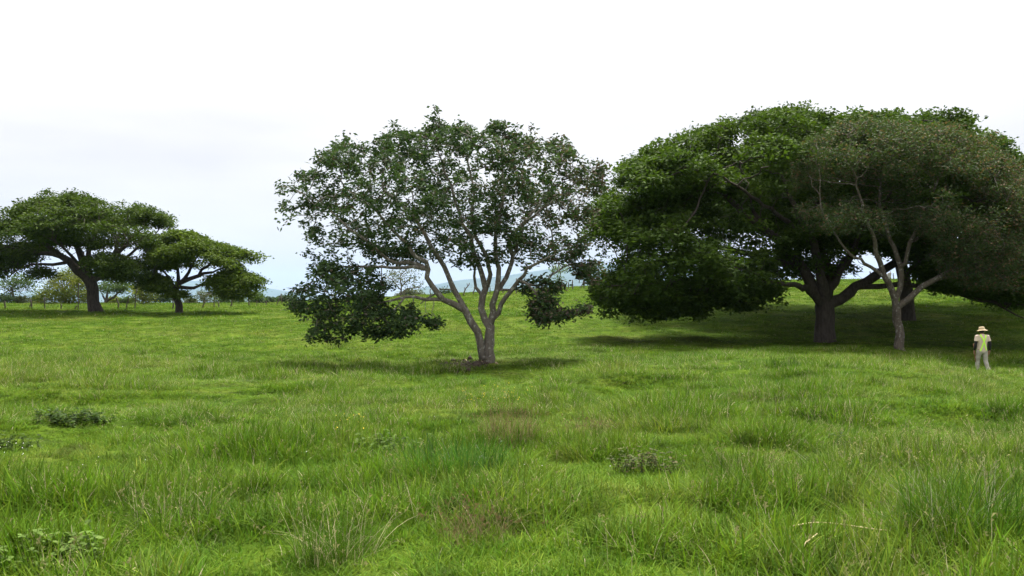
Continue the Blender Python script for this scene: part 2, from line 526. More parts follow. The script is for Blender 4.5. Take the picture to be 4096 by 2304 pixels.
def tubes(pos, par, rr, sel, flare=None, rnd=None, sides=(9, 6, 4, 3)):
    """tube mesh over all chains whose nodes are in sel"""
    n = len(pos)
    kids = [[] for _ in range(n)]
    for i in range(n):
        if par[i] >= 0: kids[par[i]].append(i)
    cont = np.full(n, -1)
    for i in range(n):
        if kids[i]: cont[i] = max(kids[i], key=lambda k: rr[k])
    V, F4, F3 = [], [], []
    nv = 0
    for i in range(n):
        if not sel[i]: continue
        p = par[i]
        if p >= 0 and cont[p] == i and sel[p]: continue
        ch = [i]
        while cont[ch[-1]] >= 0 and sel[cont[ch[-1]]]: ch.append(cont[ch[-1]])
        pts = pos[ch]; rs = rr[ch].copy()
        if p >= 0:
            pts = np.vstack([pos[p], pts]); rs = np.concatenate([[min(rs[0] * 1.15, rr[p])], rs])
        if len(pts) < 2: continue
        r0 = rs.max()
        k = sides[0] if r0 > 0.12 else sides[1] if r0 > 0.04 else sides[2] if r0 > 0.015 else sides[3]
        d = np.gradient(pts, axis=0); d /= np.linalg.norm(d, axis=1, keepdims=True) + 1e-9
        ref = np.array([0.31, 0.94, 0.1]) if abs(d[:, 2]).mean() > 0.5 else np.array([0.1, 0.2, 0.97])
        a = np.cross(d, ref); a /= np.linalg.norm(a, axis=1, keepdims=True) + 1e-9
        b = np.cross(d, a)
        th = np.arange(k) / k * 2 * math.pi
        rad2 = np.repeat(rs[:, None], k, 1)
        if r0 > 0.12 and rnd is not None:
            rad2 = rad2 * (1 + rnd.normal(0, 0.05, rad2.shape))
            ph = rnd.uniform(0, 6)
            rad2 *= 1 + 0.07 * np.sin(3 * th[None, :] + ph) + 0.04 * np.sin(5 * th[None, :] + 2 * ph)
        if flare is not None and p < 0:
            h = pts[:, 2] - pts[0, 2]
            f = flare * np.exp(-np.clip(h, 0, 9) / 0.55)[:, None]
            rad2 = rad2 * (1 + f * (0.75 + 0.6 * np.maximum(0, np.sin(2.5 * th[None, :] + 1.0)) + 0.3 * np.sin(4 * th[None, :])))
        ring = pts[:, None, :] + rad2[:, :, None] * (np.cos(th)[None, :, None] * a[:, None, :] + np.sin(th)[None, :, None] * b[:, None, :])
        m = len(pts)
        V.append(ring.reshape(-1, 3))
        idx = nv + np.arange(m)[:, None] * k + np.arange(k)[None, :]
        i0 = idx[:-1]; i1 = idx[1:]
        F4.append(np.stack([i0, np.roll(i0, -1, 1), np.roll(i1, -1, 1), i1], -1).reshape(-1, 4))
        nv += m * k
    if not V: return np.zeros((0, 3)), np.zeros((0, 4), int)
    return np.vstack(V), np.vstack(F4)

def leaf_quads(r, C, per, sig, flat, L, W, cols, droop=0.0, upb=0.6, brown=None, brown_p=0.0, spray=0.5, centre=None):
    """C clump centres -> folded leaf quads scattered round each; returns verts, faces, tint"""
    n = len(C) * per
    base = np.repeat(C, per, 0)
    off = r.normal(0, 1, (n, 3)) * [sig, sig, sig * flat]
    p = base + off
    p[:, 2] -= droop * np.hypot(off[:, 0], off[:, 1])
    # leaf axis: outwards from clump with some randomness, a little drooping
    ax = off / (np.linalg.norm(off, axis=1, keepdims=True) + 1e-6) * spray + r.normal(0, 0.5, (n, 3))
    ax[:, 2] = ax[:, 2] * 0.5 - 0.12
    ax /= np.linalg.norm(ax, axis=1, keepdims=True)
    nr = r.normal(0, 0.6, (n, 3)); nr[:, 2] += upb
    sd = np.cross(ax, nr); sd /= np.linalg.norm(sd, axis=1, keepdims=True) + 1e-9
    ll = L * r.uniform(0.6, 1.3, n)[:, None]; ww = W * r.uniform(0.65, 1.25, n)[:, None]
    v0 = p - ax * ll * 0.5; v2 = p + ax * ll * 0.5
    v1 = p + sd * ww * 0.5 - ax * ll * 0.06; v3 = p - sd * ww * 0.5 - ax * ll * 0.06
    V = np.stack([v0, v1, v2, v3], 1).reshape(-1, 3)
    F = np.arange(n * 4).reshape(-1, 4)
    cols = np.asarray(cols)
    clump = r.random(len(C)); clump = np.repeat(clump, per)
    k = np.clip(clump * 0.65 + r.random(n) * 0.35, 0, 0.999) * (len(cols) - 1)
    i = k.astype(int); f = (k - i)[:, None]
    c = cols[i] * (1 - f) + cols[np.minimum(i + 1, len(cols) - 1)] * f
    c = c * r.uniform(0.8, 1.2, n)[:, None]
    if brown is not None:
        bp = brown_p if np.isscalar(brown_p) else np.repeat(brown_p, per)
        m = r.random(n) < bp
        c[m] = np.asarray(brown)[r.integers(0, len(brown), m.sum())] * r.uniform(0.7, 1.2, m.sum())[:, None]
    return V, F, np.repeat(c, 4, 0)

def make_tree(name, label, seed, limbs, A, step, dk, bark, leaf, thick=0.06, tip_r=0.008, ex=2.3, flare=0.35, jit=0.25,
              group=None, up=0.0, bare=None, cat='tree'):
    r = np.random.default_rng(seed)
    pos, par, rad, tips = grow(r, limbs, A, step, dk, jit=jit, up=up)
    rr = pipe(pos, par, rad, tip_r, ex)
    rr = np.minimum(rr, np.where(par >= 0, rr[np.maximum(par, 0)], 9e9))
    base = pos[0].copy()
    root = empty(name, base)
    tag(root, label, cat, group)
    big = rr >= thick
    dep = np.zeros(len(pos), int)
    for i in range(len(pos)):
        if par[i] >= 0: dep[i] = dep[par[i]] + 1
    for i in np.argsort(dep, kind='stable'):
        if par[i] >= 0:
            rr[i] = min(rr[i], rr[par[i]]); big[i] = rr[i] >= thick and big[par[i]]
    v, f = tubes(pos, par, rr, big, flare, r)
    mesh_np('trunk', v, f, bark, root)
    v, f = tubes(pos, par, rr, ~big, None, r)
    if len(v): mesh_np('branches', v, f, bark, root)
    V, F, T = leaf(r, pos, par, rr, tips)
    mesh_np('crown', V, F, M_LEAF, root, smooth=False, tint=T)
    return root

def conv(x0, y0, s):
    return lambda pts: [(x0 + a / s, y0 + b / s) for a, b in pts]

def limb3(pts, Y0, d0, d1, r0, r1, g=True, curve=1.0):
    pts = list(pts); n = len(pts)
    out = [P(a, b, Y0 + d0 + (d1 - d0) * (i / (n - 1)) ** curve) for i, (a, b) in enumerate(pts)]
    return (np.array(out), r0, r1, g)

def sit(limb, sink=0.12):
    """drop the first point of the trunk onto the ground"""
    p = limb[0]; p[0][2] = gz(p[0][0], p[0][1]) - sink
    return limb

# ---- middle tree
c2 = conv(1000, 400, 1.3173); c8 = conv(1000, 1000, 1.7173)
def middle_tree():
    Y = 34.0
    L = lambda c, pts, *a, **k: limb3(c(pts), Y, *a, **k)
    limbs = [
        sit(L(c8, [(1640, 762), (1640, 690), (1640, 600), (1650, 530)], 0, 0, 0.20, 0.185, False)),
        L(c8, [(1640, 762), (1600, 735), (1590, 690), (1580, 630), (1555, 565), (1515, 490), (1478, 415)], 0.0, -0.4, 0.16, 0.145, False),
        # left stem forks
        L(c8, [(1478, 415), (1440, 340), (1400, 265), (1350, 150), (1300, 60)], -0.4, -0.2, 0.115, 0.085),
        L(c2, [(1000, 845), (960, 780), (900, 670), (850, 600), (780, 540), (700, 470)], -0.2, -1.0, 0.09, 0.035),
        L(c8, [(1478, 415), (1400, 372), (1335, 340), (1280, 290), (1230, 190), (1210, 80)], -0.4, -1.3, 0.125, 0.085),
        L(c2, [(930, 862), (880, 830), (800, 730), (700, 620), (600, 540), (500, 460)], -1.3, -2.0, 0.08, 0.03),
        L(c2, [(935, 880), (850, 860), (740, 850), (620, 740), (520, 680), (430, 580), (370, 530), (250, 480)], -1.2, 0.5, 0.085, 0.02),
        L(c2, [(935, 885), (860, 878), (740, 890), (640, 880), (480, 880), (380, 900)], -1.3, -0.8, 0.07, 0.025),
        L(c8, [(1335, 342), (1200, 335), (1060, 320), (960, 350), (890, 360), (800, 400)], -0.8, -1.5, 0.075, 0.03),
        L(c8, [(1050, 325), (1020, 390), (960, 440), (860, 480)], -1.1, -1.9, 0.045, 0.02),
        L(c8, [(890, 360), (760, 420), (640, 480), (560, 540)], -1.5, -1.0, 0.035, 0.015),
        # dead stubs
        L(c8, [(1290, 310), (1240, 320), (1200, 345), (1170, 370)], -0.9, -1.0, 0.035, 0.02, False),
        L(c8, [(1420, 300), (1390, 275), (1300, 268)], -0.3, -0.6, 0.035, 0.02, False),
        # right stem forks
        L(c8, [(1650, 530), (1605, 480), (1590, 400), (1598, 320), (1620, 265)], 0, 0.3, 0.135, 0.125, False),
        L(c8, [(1595, 310), (1550, 260), (1535, 190), (1545, 130)], 0.3, 0.8, 0.07, 0.05),
        L(c2, [(1178, 860), (1130, 800), (1060, 740), (980, 700)], 0.8, 2.2, 0.05, 0.02),
        L(c8, [(1620, 265), (1600, 180), (1560, 80), (1530, 0)], 0.3, 0.5, 0.11, 0.085),
        L(c2, [(1178, 768), (1120, 650), (1090, 540), (1060, 450), (1000, 300), (960, 210)], 0.5, 0.2, 0.085, 0.02),
        L(c8, [(1622, 270), (1650, 170), (1625, 40)], 0.3, -0.3, 0.10, 0.08),
        L(c2, [(1215, 770), (1170, 640), (1180, 480), (1150, 330), (1170, 200)], -0.3, -1.2, 0.075, 0.02),
        L(c8, [(1650, 530), (1662, 430), (1680, 330), (1705, 200), (1690, 60)], 0, -0.6, 0.135, 0.085),
        L(c2, [(1290, 790), (1300, 660), (1340, 500), (1330, 360), (1330, 180)], -0.6, 0.4, 0.08, 0.02),
        L(c8, [(1690, 290), (1760, 190), (1800, 90), (1830, 0)], -0.2, 0.4, 0.10, 0.075),
        L(c2, [(1400, 765), (1440, 660), (1520, 560), (1600, 440), (1650, 320)], 0.4, 1.5, 0.07, 0.02),
        L(c2, [(1350, 800), (1400, 690), (1500, 610), (1650, 490), (1750, 410), (1840, 340)], 0.2, -0.8, 0.075, 0.018),
        L(c8, [(1652, 520), (1700, 430), (1725, 365), (1790, 280), (1850, 205)], 0, -0.9, 0.105, 0.075),
        L(c8, [(1850, 205), (1900, 130), (2010, 70), (2100, 30)], -0.9, -2.0, 0.07, 0.03),
        L(c8, [(1850, 200), (1900, 225), (1955, 280), (1980, 350), (1995, 435)], -0.9, -1.6, 0.06, 0.03),
        L(c8, [(1995, 435), (2000, 480), (1985, 515)], -1.6, -1.9, 0.025, 0.01),
        L(c2, [(1480, 985), (1560, 955), (1620, 900), (1680, 870), (1790, 880)], -0.9, 0.8, 0.05, 0.02),
        L(c8, [(1745, 270), (1800, 270), (1880, 290), (1960, 330)], -0.5, 0.6, 0.05, 0.02),
    ]
    r = np.random.default_rng(3)
    top = c2([(130, 440), (250, 385), (350, 345), (450, 215), (560, 260), (740, 155), (870, 175), (980, 95), (1060, 155), (1150, 145), (1300, 105), (1370, 185), (1500, 185), (1680, 235), (1700, 300), (1860, 315), (1880, 430), (1820, 560), (1740, 640), (1780, 780), (1700, 850),
              (1560, 850), (1480, 760), (1300, 690), (1150, 740), (1060, 830), (900, 800), (760, 830), (600, 780), (400, 790), (290, 770), (340, 690), (170, 610), (160, 570), (300, 560), (220, 490)])
    A = [sample_poly(r, top, 1500, Y, 5.6, 0.0, 0.75, None, (0.8, 0.55), 0.52), sample_poly(r, c2([(560, 760), (760, 820), (900, 790), (1060, 820), (1180, 740), (1330, 690), (1480, 760), (1560, 850), (1480, 900), (1330, 860), (1130, 890), (1000, 860), (800, 880), (620, 850)]), 90, Y, 3.0, 0.0, 0.8), sample_poly(r, c2([(960, 90), (1010, 90), (1040, 180), (950, 180)]), 12, Y, 0.9, 0.0), sample_poly(r, c2([(1250, 120), (1340, 100), (1350, 190), (1270, 190)]), 12, Y, 0.9, 0.0)]
    low = c2([(215, 1020), (300, 920), (390, 860), (500, 880), (610, 870), (720, 920), (700, 1040), (770, 1100), (860, 1075), (905, 1150), (870, 1250), (650, 1245), (420, 1275), (280, 1250), (340, 1150), (220, 1110)])
    A.append(sample_poly(r, low, 370, Y, 2.0, -1.3, 0.8, None, (0.8, 0.5), 0.68))
    A.append(sample_poly(r, c2([(290, 760), (480, 800), (640, 790), (780, 850), (640, 890), (500, 890), (390, 870), (290, 920)]), 14, Y, 2.0, -0.8, 0.8))
    A.append(sample_poly(r, c2([(920, 1160), (990, 1155), (1000, 1190), (960, 1195)]), 12, Y, 0.3, -1.6))
    lr = c2([(1450, 1105), (1540, 1000), (1650, 1040), (1700, 1060), (1810, 1100), (1690, 1140), (1530, 1185)])
    A.append(sample_poly(r, lr, 120, Y, 1.3, -1.2, 0.8, None, (0.8, 0.5), 0.5))
    A.append(sample_poly(r, c2([(1420, 950), (1560, 930), (1660, 980), (1590, 1040), (1440, 1010)]), 40, Y, 0.9, -0.9))
    A.append(sample_poly(r, c2([(1690, 860), (1860, 850), (1830, 960), (1740, 950)]), 45, Y, 0.9, 0.0))
    A.append(sprigs(r, top, 150, Y, 0.55, 2.5, 400 + 800 / 1.3173))
    A.append(sprigs(r, low, 40, Y - 1.3, 0.35, 1.0, 9999))
    A = np.vstack(A)
    def leaf(r, pos, par, rr, tips):
        C = pos[tips]
        x = C[:, 0]; cx = P(1945, 0, Y)[0]
        bp = np.clip((x - cx + 0.5) / 6.0, 0, 1) * 0.40 + 0.04
        keep = r.random(len(C)) > np.clip((x - cx) / 7, 0, 1) * 0.25
        C, bp = C[keep], bp[keep]
        cols = [(0.026, 0.050, 0.020), (0.042, 0.074, 0.028), (0.062, 0.102, 0.036)]
        br = [(0.10, 0.075, 0.055), (0.13, 0.11, 0.085), (0.075, 0.055, 0.045)]
        return leaf_quads(r, C, 23, 0.12, 0.75, 0.185, 0.085, cols, 0.1, 0.5, br, bp)
    return make_tree('spreading_tree', 'grey multi-stemmed tree with airy open crown and drooping lower left bough in mid pasture', 21,
                     limbs, A, 0.28, 0.42, M_BARK_GREY, leaf, tip_r=0.0065, ex=2.25, flare=0.12, jit=0.28)
middle_tree()

# ---- big dark tree at right, grey-stemmed tree before it, and one behind
c3 = conv(2300, 400, 1.3174)
def right_big():
    Y = 50.5
    L = lambda pts, *a, **k: limb3(c3(pts), Y, *a, **k)
    limbs = [
        sit(L([(1318, 1262), (1318, 1200), (1315, 1140), (1312, 1080)], 0, 0, 0.57, 0.55, False), 0.2),
        L([(1312, 1085), (1262, 1025), (1222, 995), (1170, 985), (1110, 970), (1000, 960)], 0, -3.5, 0.28, 0.07),
        L([(1312, 1085), (1262, 1010), (1215, 900), (1100, 780), (1000, 690), (890, 590), (800, 520), (650, 460), (480, 420)], 0, -1.5, 0.36, 0.05),
        L([(1215, 900), (1130, 870), (1000, 830), (860, 790), (700, 760), (500, 720), (330, 680)], -0.5, 1.0, 0.22, 0.04),
        L([(1000, 830), (880, 880), (700, 930), (500, 960), (320, 980)], -0.5, -4.0, 0.15, 0.04),
        L([(1312, 1080), (1305, 980), (1280, 880), (1250, 760), (1180, 620), (1120, 480), (1060, 330)], 0, -2.5, 0.34, 0.05),
        L([(1312, 1080), (1335, 1000), (1330, 900), (1290, 760), (1270, 600), (1290, 400), (1300, 240)], 0, 2.0, 0.34, 0.05),
        L([(1335, 1000), (1390, 910), (1440, 840), (1500, 770), (1560, 640), (1620, 480), (1640, 320)], 0.2, 0.5, 0.30, 0.05),
        L([(1330, 1070), (1400, 1045), (1480, 990), (1580, 930), (1680, 860), (1760, 760), (1880, 620), (2000, 480)], 0, 1.8, 0.34, 0.06),
        L([(1500, 985), (1600, 985), (1700, 978), (1850, 988), (2000, 1010), (2090, 1048), (2200, 1062), (2366, 1075), (2480, 1090)], 0.5, -1.5, 0.17, 0.05),
        L([(2200, 1062), (2260, 1105), (2320, 1135), (2400, 1165)], -1.0, -2.0, 0.07, 0.03),
        L([(1680, 860), (1850, 800), (2050, 740), (2250, 660), (2450, 600)], 1.2, 3.0, 0.2, 0.05),
        L([(2000, 1010), (2150, 960), (2300, 900), (2450, 860)], -0.5, -4.0, 0.10, 0.04),
        L([(1100, 780), (960, 620), (900, 440), (860, 280)], -0.8, 3.5, 0.16, 0.04),
        L([(1250, 760), (1120, 640), (930, 500), (700, 350)], -1.0, -6.0, 0.16, 0.04),
        L([(1440, 840), (1520, 660), (1600, 560), (1750, 380)], 0.3, -5.5, 0.16, 0.04),
        L([(1290, 760), (1200, 560), (1100, 430)], 1.0, 7.5, 0.14, 0.04),
        L([(1560, 640), (1680, 520), (1850, 380)], 0.5, 7.0, 0.14, 0.04),
    ]
    r = np.random.default_rng(4)
    dome = c3([(110, 610), (140, 520), (220, 470), (270, 410), (245, 345), (350, 300), (365, 260), (520, 212), (640, 172), (760, 132), (950, 72), (1090, 48), (1220, 62), (1330, 98), (1420, 88), (1540, 78), (1620, 68), (1700, 88), (1790, 98), (2030, 80), (2060, 140), (2210, 190), (2330, 290), (2460, 370), (2560, 500), (2600, 640), (2560, 760),
               (2350, 800), (2100, 760), (1900, 680), (1750, 600), (1560, 520), (1300, 500), (1050, 520), (900, 480), (700, 480), (500, 560), (300, 600), (200, 660)])
    A = [sample_poly(r, dome, 3200, Y, 12.0, 0.0, 0.6, 7.0, (2.4, 1.0), 0.5)]
    left = c3([(60, 700), (130, 600), (300, 560), (500, 500), (800, 520), (950, 600), (1000, 720), (1040, 830), (1100, 960), (1020, 1060), (960, 1010), (860, 1105), (760, 1040), (640, 1140), (580, 1070), (455, 1150), (400, 1085), (320, 1135), (250, 1050), (180, 1115), (150, 1030), (85, 1060), (130, 960), (190, 840), (130, 780)])
    A.append(sample_poly(r, left, 950, Y, 8.0, -1.0, 0.8, 4.0, (1.7, 0.7), 0.40))
    A.append(sample_poly(r, c3([(150, 960), (330, 850), (560, 830), (620, 950), (900, 990), (1100, 985), (1130, 1040), (960, 1090), (640, 1130), (430, 1140), (240, 1105), (100, 1045)]), 160, Y, 4.5, -2.0, 0.9, None, (1.6, 0.8), 0.4))
    A.append(sample_poly(r, c3([(1000, 600), (1300, 540), (1700, 600), (1900, 720), (1850, 850), (1700, 820), (1560, 760), (1420, 740), (1250, 760), (1100, 850)]), 620, Y, 7.5, 0.5, 0.9, None, (1.6, 0.8), 0.6))
    A.append(sample_poly(r, c3([(380, 480), (620, 400), (900, 440), (1120, 560), (1200, 760), (1140, 900), (950, 860), (700, 780), (460, 700)]), 160, Y, 9.0, 0.0, 0.8, None, (1.4, 0.6), 0.4))
    A.append(sample_poly(r, c3([(1120, 800), (1250, 690), (1420, 680), (1560, 760), (1500, 880), (1380, 930), (1240, 930), (1140, 960)]), 110, Y, 5.0, 1.0, 0.8))
    A.append(sample_poly(r, c3([(1850, 760), (2100, 740), (2560, 760), (2640, 900), (2560, 1050), (2366, 1085), (2200, 1050), (2050, 1010), (1900, 990), (1800, 900)]), 900, Y, 7.0, 0.0, 0.8, None, (1.6, 0.8), 0.55))
    A.append(sprigs(r, dome, 300, Y, 0.9, 4.0, 400 + 640 / 1.3174))
    A.append(sprigs(r, left, 90, Y - 1.0, 0.8, 3.0, 9999))
    A = np.vstack(A)
    def leaf(r, pos, par, rr, tips):
        cols = [(0.030, 0.055, 0.010), (0.050, 0.088, 0.014), (0.086, 0.134, 0.018)]
        return leaf_quads(r, pos[tips], 46, 0.30, 0.45, 0.27, 0.13, cols, 0.2, 0.9)
    return make_tree('broad_tree', 'huge dark umbrella-crowned tree with thick dark trunk at right, the largest tree in view', 22, limbs, A, 0.5, 0.7, M_BARK_DARK, leaf,
                     thick=0.09, tip_r=0.010, ex=2.3, flare=0.16, jit=0.25)
right_big()

def right_front():
    Y = 44.0
    L = lambda pts, *a, **k: limb3(c3(pts), Y, *a, **k)
    limbs = [
        sit(L([(1718, 1300), (1712, 1240), (1700, 1160), (1694, 1095)], 0, 0, 0.215, 0.20, False), 0.15),
        L([(1694, 1095), (1676, 1010), (1634, 935), (1605, 850), (1580, 750), (1535, 640), (1500, 500), (1460, 360)], 0, -1.5, 0.17, 0.03),
        L([(1634, 935), (1530, 860), (1450, 810), (1380, 720), (1310, 600), (1290, 480)], -0.3, -2.5, 0.09, 0.02),
        L([(1690, 1040), (1716, 990), (1710, 880), (1680, 780), (1625, 640), (1600, 500), (1640, 330)], 0, 0.8, 0.15, 0.03),
        L([(1712, 900), (1735, 860), (1770, 750), (1830, 600), (1890, 480), (1960, 330)], 0.3, -0.8, 0.11, 0.03),
        L([(1696, 1092), (1760, 1050), (1800, 1010), (1880, 955), (2000, 890), (2120, 780), (2220, 640), (2300, 480)], 0, -1.5, 0.16, 0.03),
        L([(1880, 955), (2000, 930), (2150, 900), (2300, 840)], -0.3, -2.5, 0.08, 0.02),
        L([(2000, 890), (2080, 720), (2120, 560), (2140, 400)], -0.6, 1.5, 0.08, 0.02),
        L([(1770, 750), (1860, 690), (1980, 600), (2100, 480)], 0.0, 3.0, 0.08, 0.02),
    ]
    r = np.random.default_rng(5)
    crown = c3([(1170, 330), (1250, 210), (1400, 130), (1560, 100), (1800, 140), (2000, 150), (2200, 240), (2366, 350), (2480, 480), (2500, 650), (2440, 800), (2366, 950), (2200, 960), (2080, 900), (1960, 830), (1900, 740), (1750, 620), (1560, 540), (1330, 560), (1170, 470)])
    A = [sample_poly(r, crown, 1600, Y, 5.0, -0.3, 0.7, 3.5, (1.5, 0.9), 0.55)]
    A.append(sample_poly(r, c3([(1150, 560), (1400, 520), (1640, 580), (1700, 720), (1480, 700), (1300, 690), (1200, 650)]), 90, Y, 2.5, -1.5))
    A.append(sample_poly(r, c3([(1880, 800), (2000, 780), (2300, 900), (2340, 1000), (2100, 990), (1950, 930)]), 110, Y, 2.5, -1.0))
    A.append(sprigs(r, crown, 110, Y, 0.6, 2.0, 9999))
    A = np.vstack(A)
    def leaf(r, pos, par, rr, tips):
        C = pos[tips]
        cx = P(3600, 0, Y)[0]
        bp = 0.16 + 0.22 * np.clip((C[:, 0] - cx) / 7, 0, 1)
        cols = [(0.034, 0.058, 0.022), (0.052, 0.080, 0.030), (0.080, 0.112, 0.042)]
        br = [(0.13, 0.085, 0.05), (0.10, 0.075, 0.05), (0.16, 0.11, 0.07)]
        return leaf_quads(r, C, 40, 0.22, 0.7, 0.16, 0.07, cols, 0.15, 0.6, br, bp)
    return make_tree('slender_tree', 'slender grey-trunked tree with brownish crown standing before the huge dark tree', 23, limbs, A, 0.36, 0.5, M_BARK_MID, leaf,
                     tip_r=0.007, ex=2.3, flare=0.18, jit=0.25)
right_front()

def right_behind():
    Y = 68.0
    L = lambda pts, *a, **k: limb3(c3(pts), Y, *a, **k)
    limbs = [sit(L([(1752, 1120), (1750, 1080), (1745, 1010), (1735, 930), (1715, 850)], 0, 0, 0.55, 0.40, False), 0.2),
             L([(1735, 930), (1690, 820), (1600, 720), (1400, 600), (1150, 500)], 0, 3, 0.3, 0.06),
             L([(1715, 850), (1720, 700), (1700, 560), (1640, 400)], 0, 0, 0.3, 0.06),
             L([(1720, 840), (1760, 700), (1850, 500), (1900, 350)], 0, 8, 0.3, 0.06),
             L([(1690, 820), (1500, 700), (1250, 640), (1000, 600), (700, 620), (450, 680)], 0, 7, 0.26, 0.06),
             L([(1735, 930), (1830, 850), (1960, 790), (2120, 720), (2350, 620)], 0, 2, 0.26, 0.06)]
    r = np.random.default_rng(6)
    A = sample_poly(r, c3([(230, 700), (400, 430), (720, 330), (1000, 220), (1400, 150), (1900, 170), (2300, 340), (2560, 600), (2580, 860), (2200, 900), (1950, 830), (1650, 780), (1300, 740), (1050, 700), (760, 640), (420, 700)]), 2100, Y, 15.0, 2.5, 0.9, 3.0, (2.4, 1.2), 0.8)
    def leaf(r, pos, par, rr, tips):
        return leaf_quads(r, pos[tips], 50, 0.55, 0.45, 0.42, 0.23, [(0.028, 0.054, 0.009), (0.046, 0.086, 0.012), (0.080, 0.130, 0.016)], 0.2, 0.9)
    return make_tree('broad_tree', 'dark thick-trunked tree half hidden behind the slender grey trunk', 24, limbs, A, 0.8, 1.1, M_BARK_DARK, leaf, thick=0.1, tip_r=0.012, flare=0.2)
right_behind()

# ---- the two trees at left
c1 = conv(0, 700, 2.07)
def left_big():
    Y = 90.0
    L = lambda pts, *a, **k: limb3(c1(pts), Y, *a, **k)
    limbs = [
        sit(L([(800, 1135), (785, 1060), (765, 960), (750, 880)], 0, 0, 0.58, 0.58, False), 0.25),
        L([(750, 880), (690, 830), (640, 790), (570, 715), (500, 660), (420, 600), (330, 530), (220, 460)], 0, -2, 0.50, 0.08),
        L([(590, 735), (540, 728), (430, 745), (330, 745), (250, 745), (150, 790), (60, 850)], -1, -3, 0.20, 0.05),
        L([(500, 660), (380, 650), (250, 640), (100, 600), (-60, 560)], -1.5, 1, 0.24, 0.06),
        L([(740, 880), (700, 780), (670, 690), (640, 610), (600, 500), (560, 380)], 0, -2.5, 0.42, 0.07),
        L([(755, 880), (740, 760), (730, 670), (760, 560), (780, 420), (780, 310)], 0, 2.5, 0.36, 0.07),
        L([(760, 880), (830, 830), (880, 760), (940, 680), (1020, 600), (1090, 530), (1180, 440)], 0, -1, 0.40, 0.07),
        L([(880, 780), (980, 740), (1070, 660), (1150, 590), (1280, 500)], -0.3, 2, 0.22, 0.06),
        L([(800, 870), (870, 850), (960, 800), (1060, 760), (1160, 730)], 0, -5, 0.22, 0.05),
        L([(940, 680), (980, 560), (1000, 440), (960, 340)], -0.4, 3.5, 0.2, 0.05),
        L([(420, 600), (360, 480), (340, 360), (300, 280)], -1.8, 2.0, 0.2, 0.05),
        L([(700, 780), (560, 640), (430, 520)], -1.0, -8, 0.2, 0.05),
        L([(740, 760), (660, 600), (560, 480)], 0.5, 8, 0.2, 0.05),
        L([(850, 800), (960, 660), (1060, 560)], -0.5, -8, 0.2, 0.05),
    ]
    r = np.random.default_rng(7)
    dome = c1([(-300, 560), (-220, 450), (-100, 380), (0, 328), (100, 285), (280, 205), (310, 190), (520, 170), (545, 150), (690, 180), (830, 205), (950, 245), (1050, 285), (1160, 275), (1290, 305), (1410, 390), (1420, 480), (1380, 560),
               (1250, 620), (1100, 560), (950, 560), (800, 600), (640, 580), (480, 600), (320, 640), (150, 650), (0, 680), (-150, 700), (-280, 660)])
    A = [sample_poly(r, dome, 1350, Y, 10.5, 0.0, 0.65, 5.0, (2.8, 1.0), 0.40)]
    A.append(sample_poly(r, c1([(-250, 660), (0, 660), (200, 640), (330, 640), (260, 720), (120, 780), (0, 840), (-150, 850), (-260, 780)]), 170, Y, 4.5, -1.0))
    A.append(sample_poly(r, c1([(700, 700), (850, 640), (1000, 660), (1150, 690), (1220, 790), (1300, 860), (1200, 900), (1080, 860), (950, 870), (850, 820), (740, 760)]), 210, Y, 3.0, -4.5))
    A.append(sample_poly(r, c1([(240, 790), (330, 750), (430, 790), (440, 840), (330, 850), (250, 830)]), 30, Y, 1.5, -2.5))
    A.append(sprigs(r, dome, 130, Y, 1.1, 4.0, 700 + 560 / 2.07))
    A = np.vstack(A)
    def leaf(r, pos, par, rr, tips):
        return leaf_quads(r, pos[tips], 48, 0.42, 0.38, 0.32, 0.16, [(0.026, 0.048, 0.006), (0.046, 0.078, 0.009), (0.074, 0.110, 0.012)], 0.25, 1.0)
    return make_tree('broad_tree', 'wide umbrella-crowned tree with thick dark trunk at the far left fence', 25, limbs, A, 0.7, 1.0, M_BARK_DARK, leaf, thick=0.1, tip_r=0.014, ex=2.3, flare=0.25)
left_big()

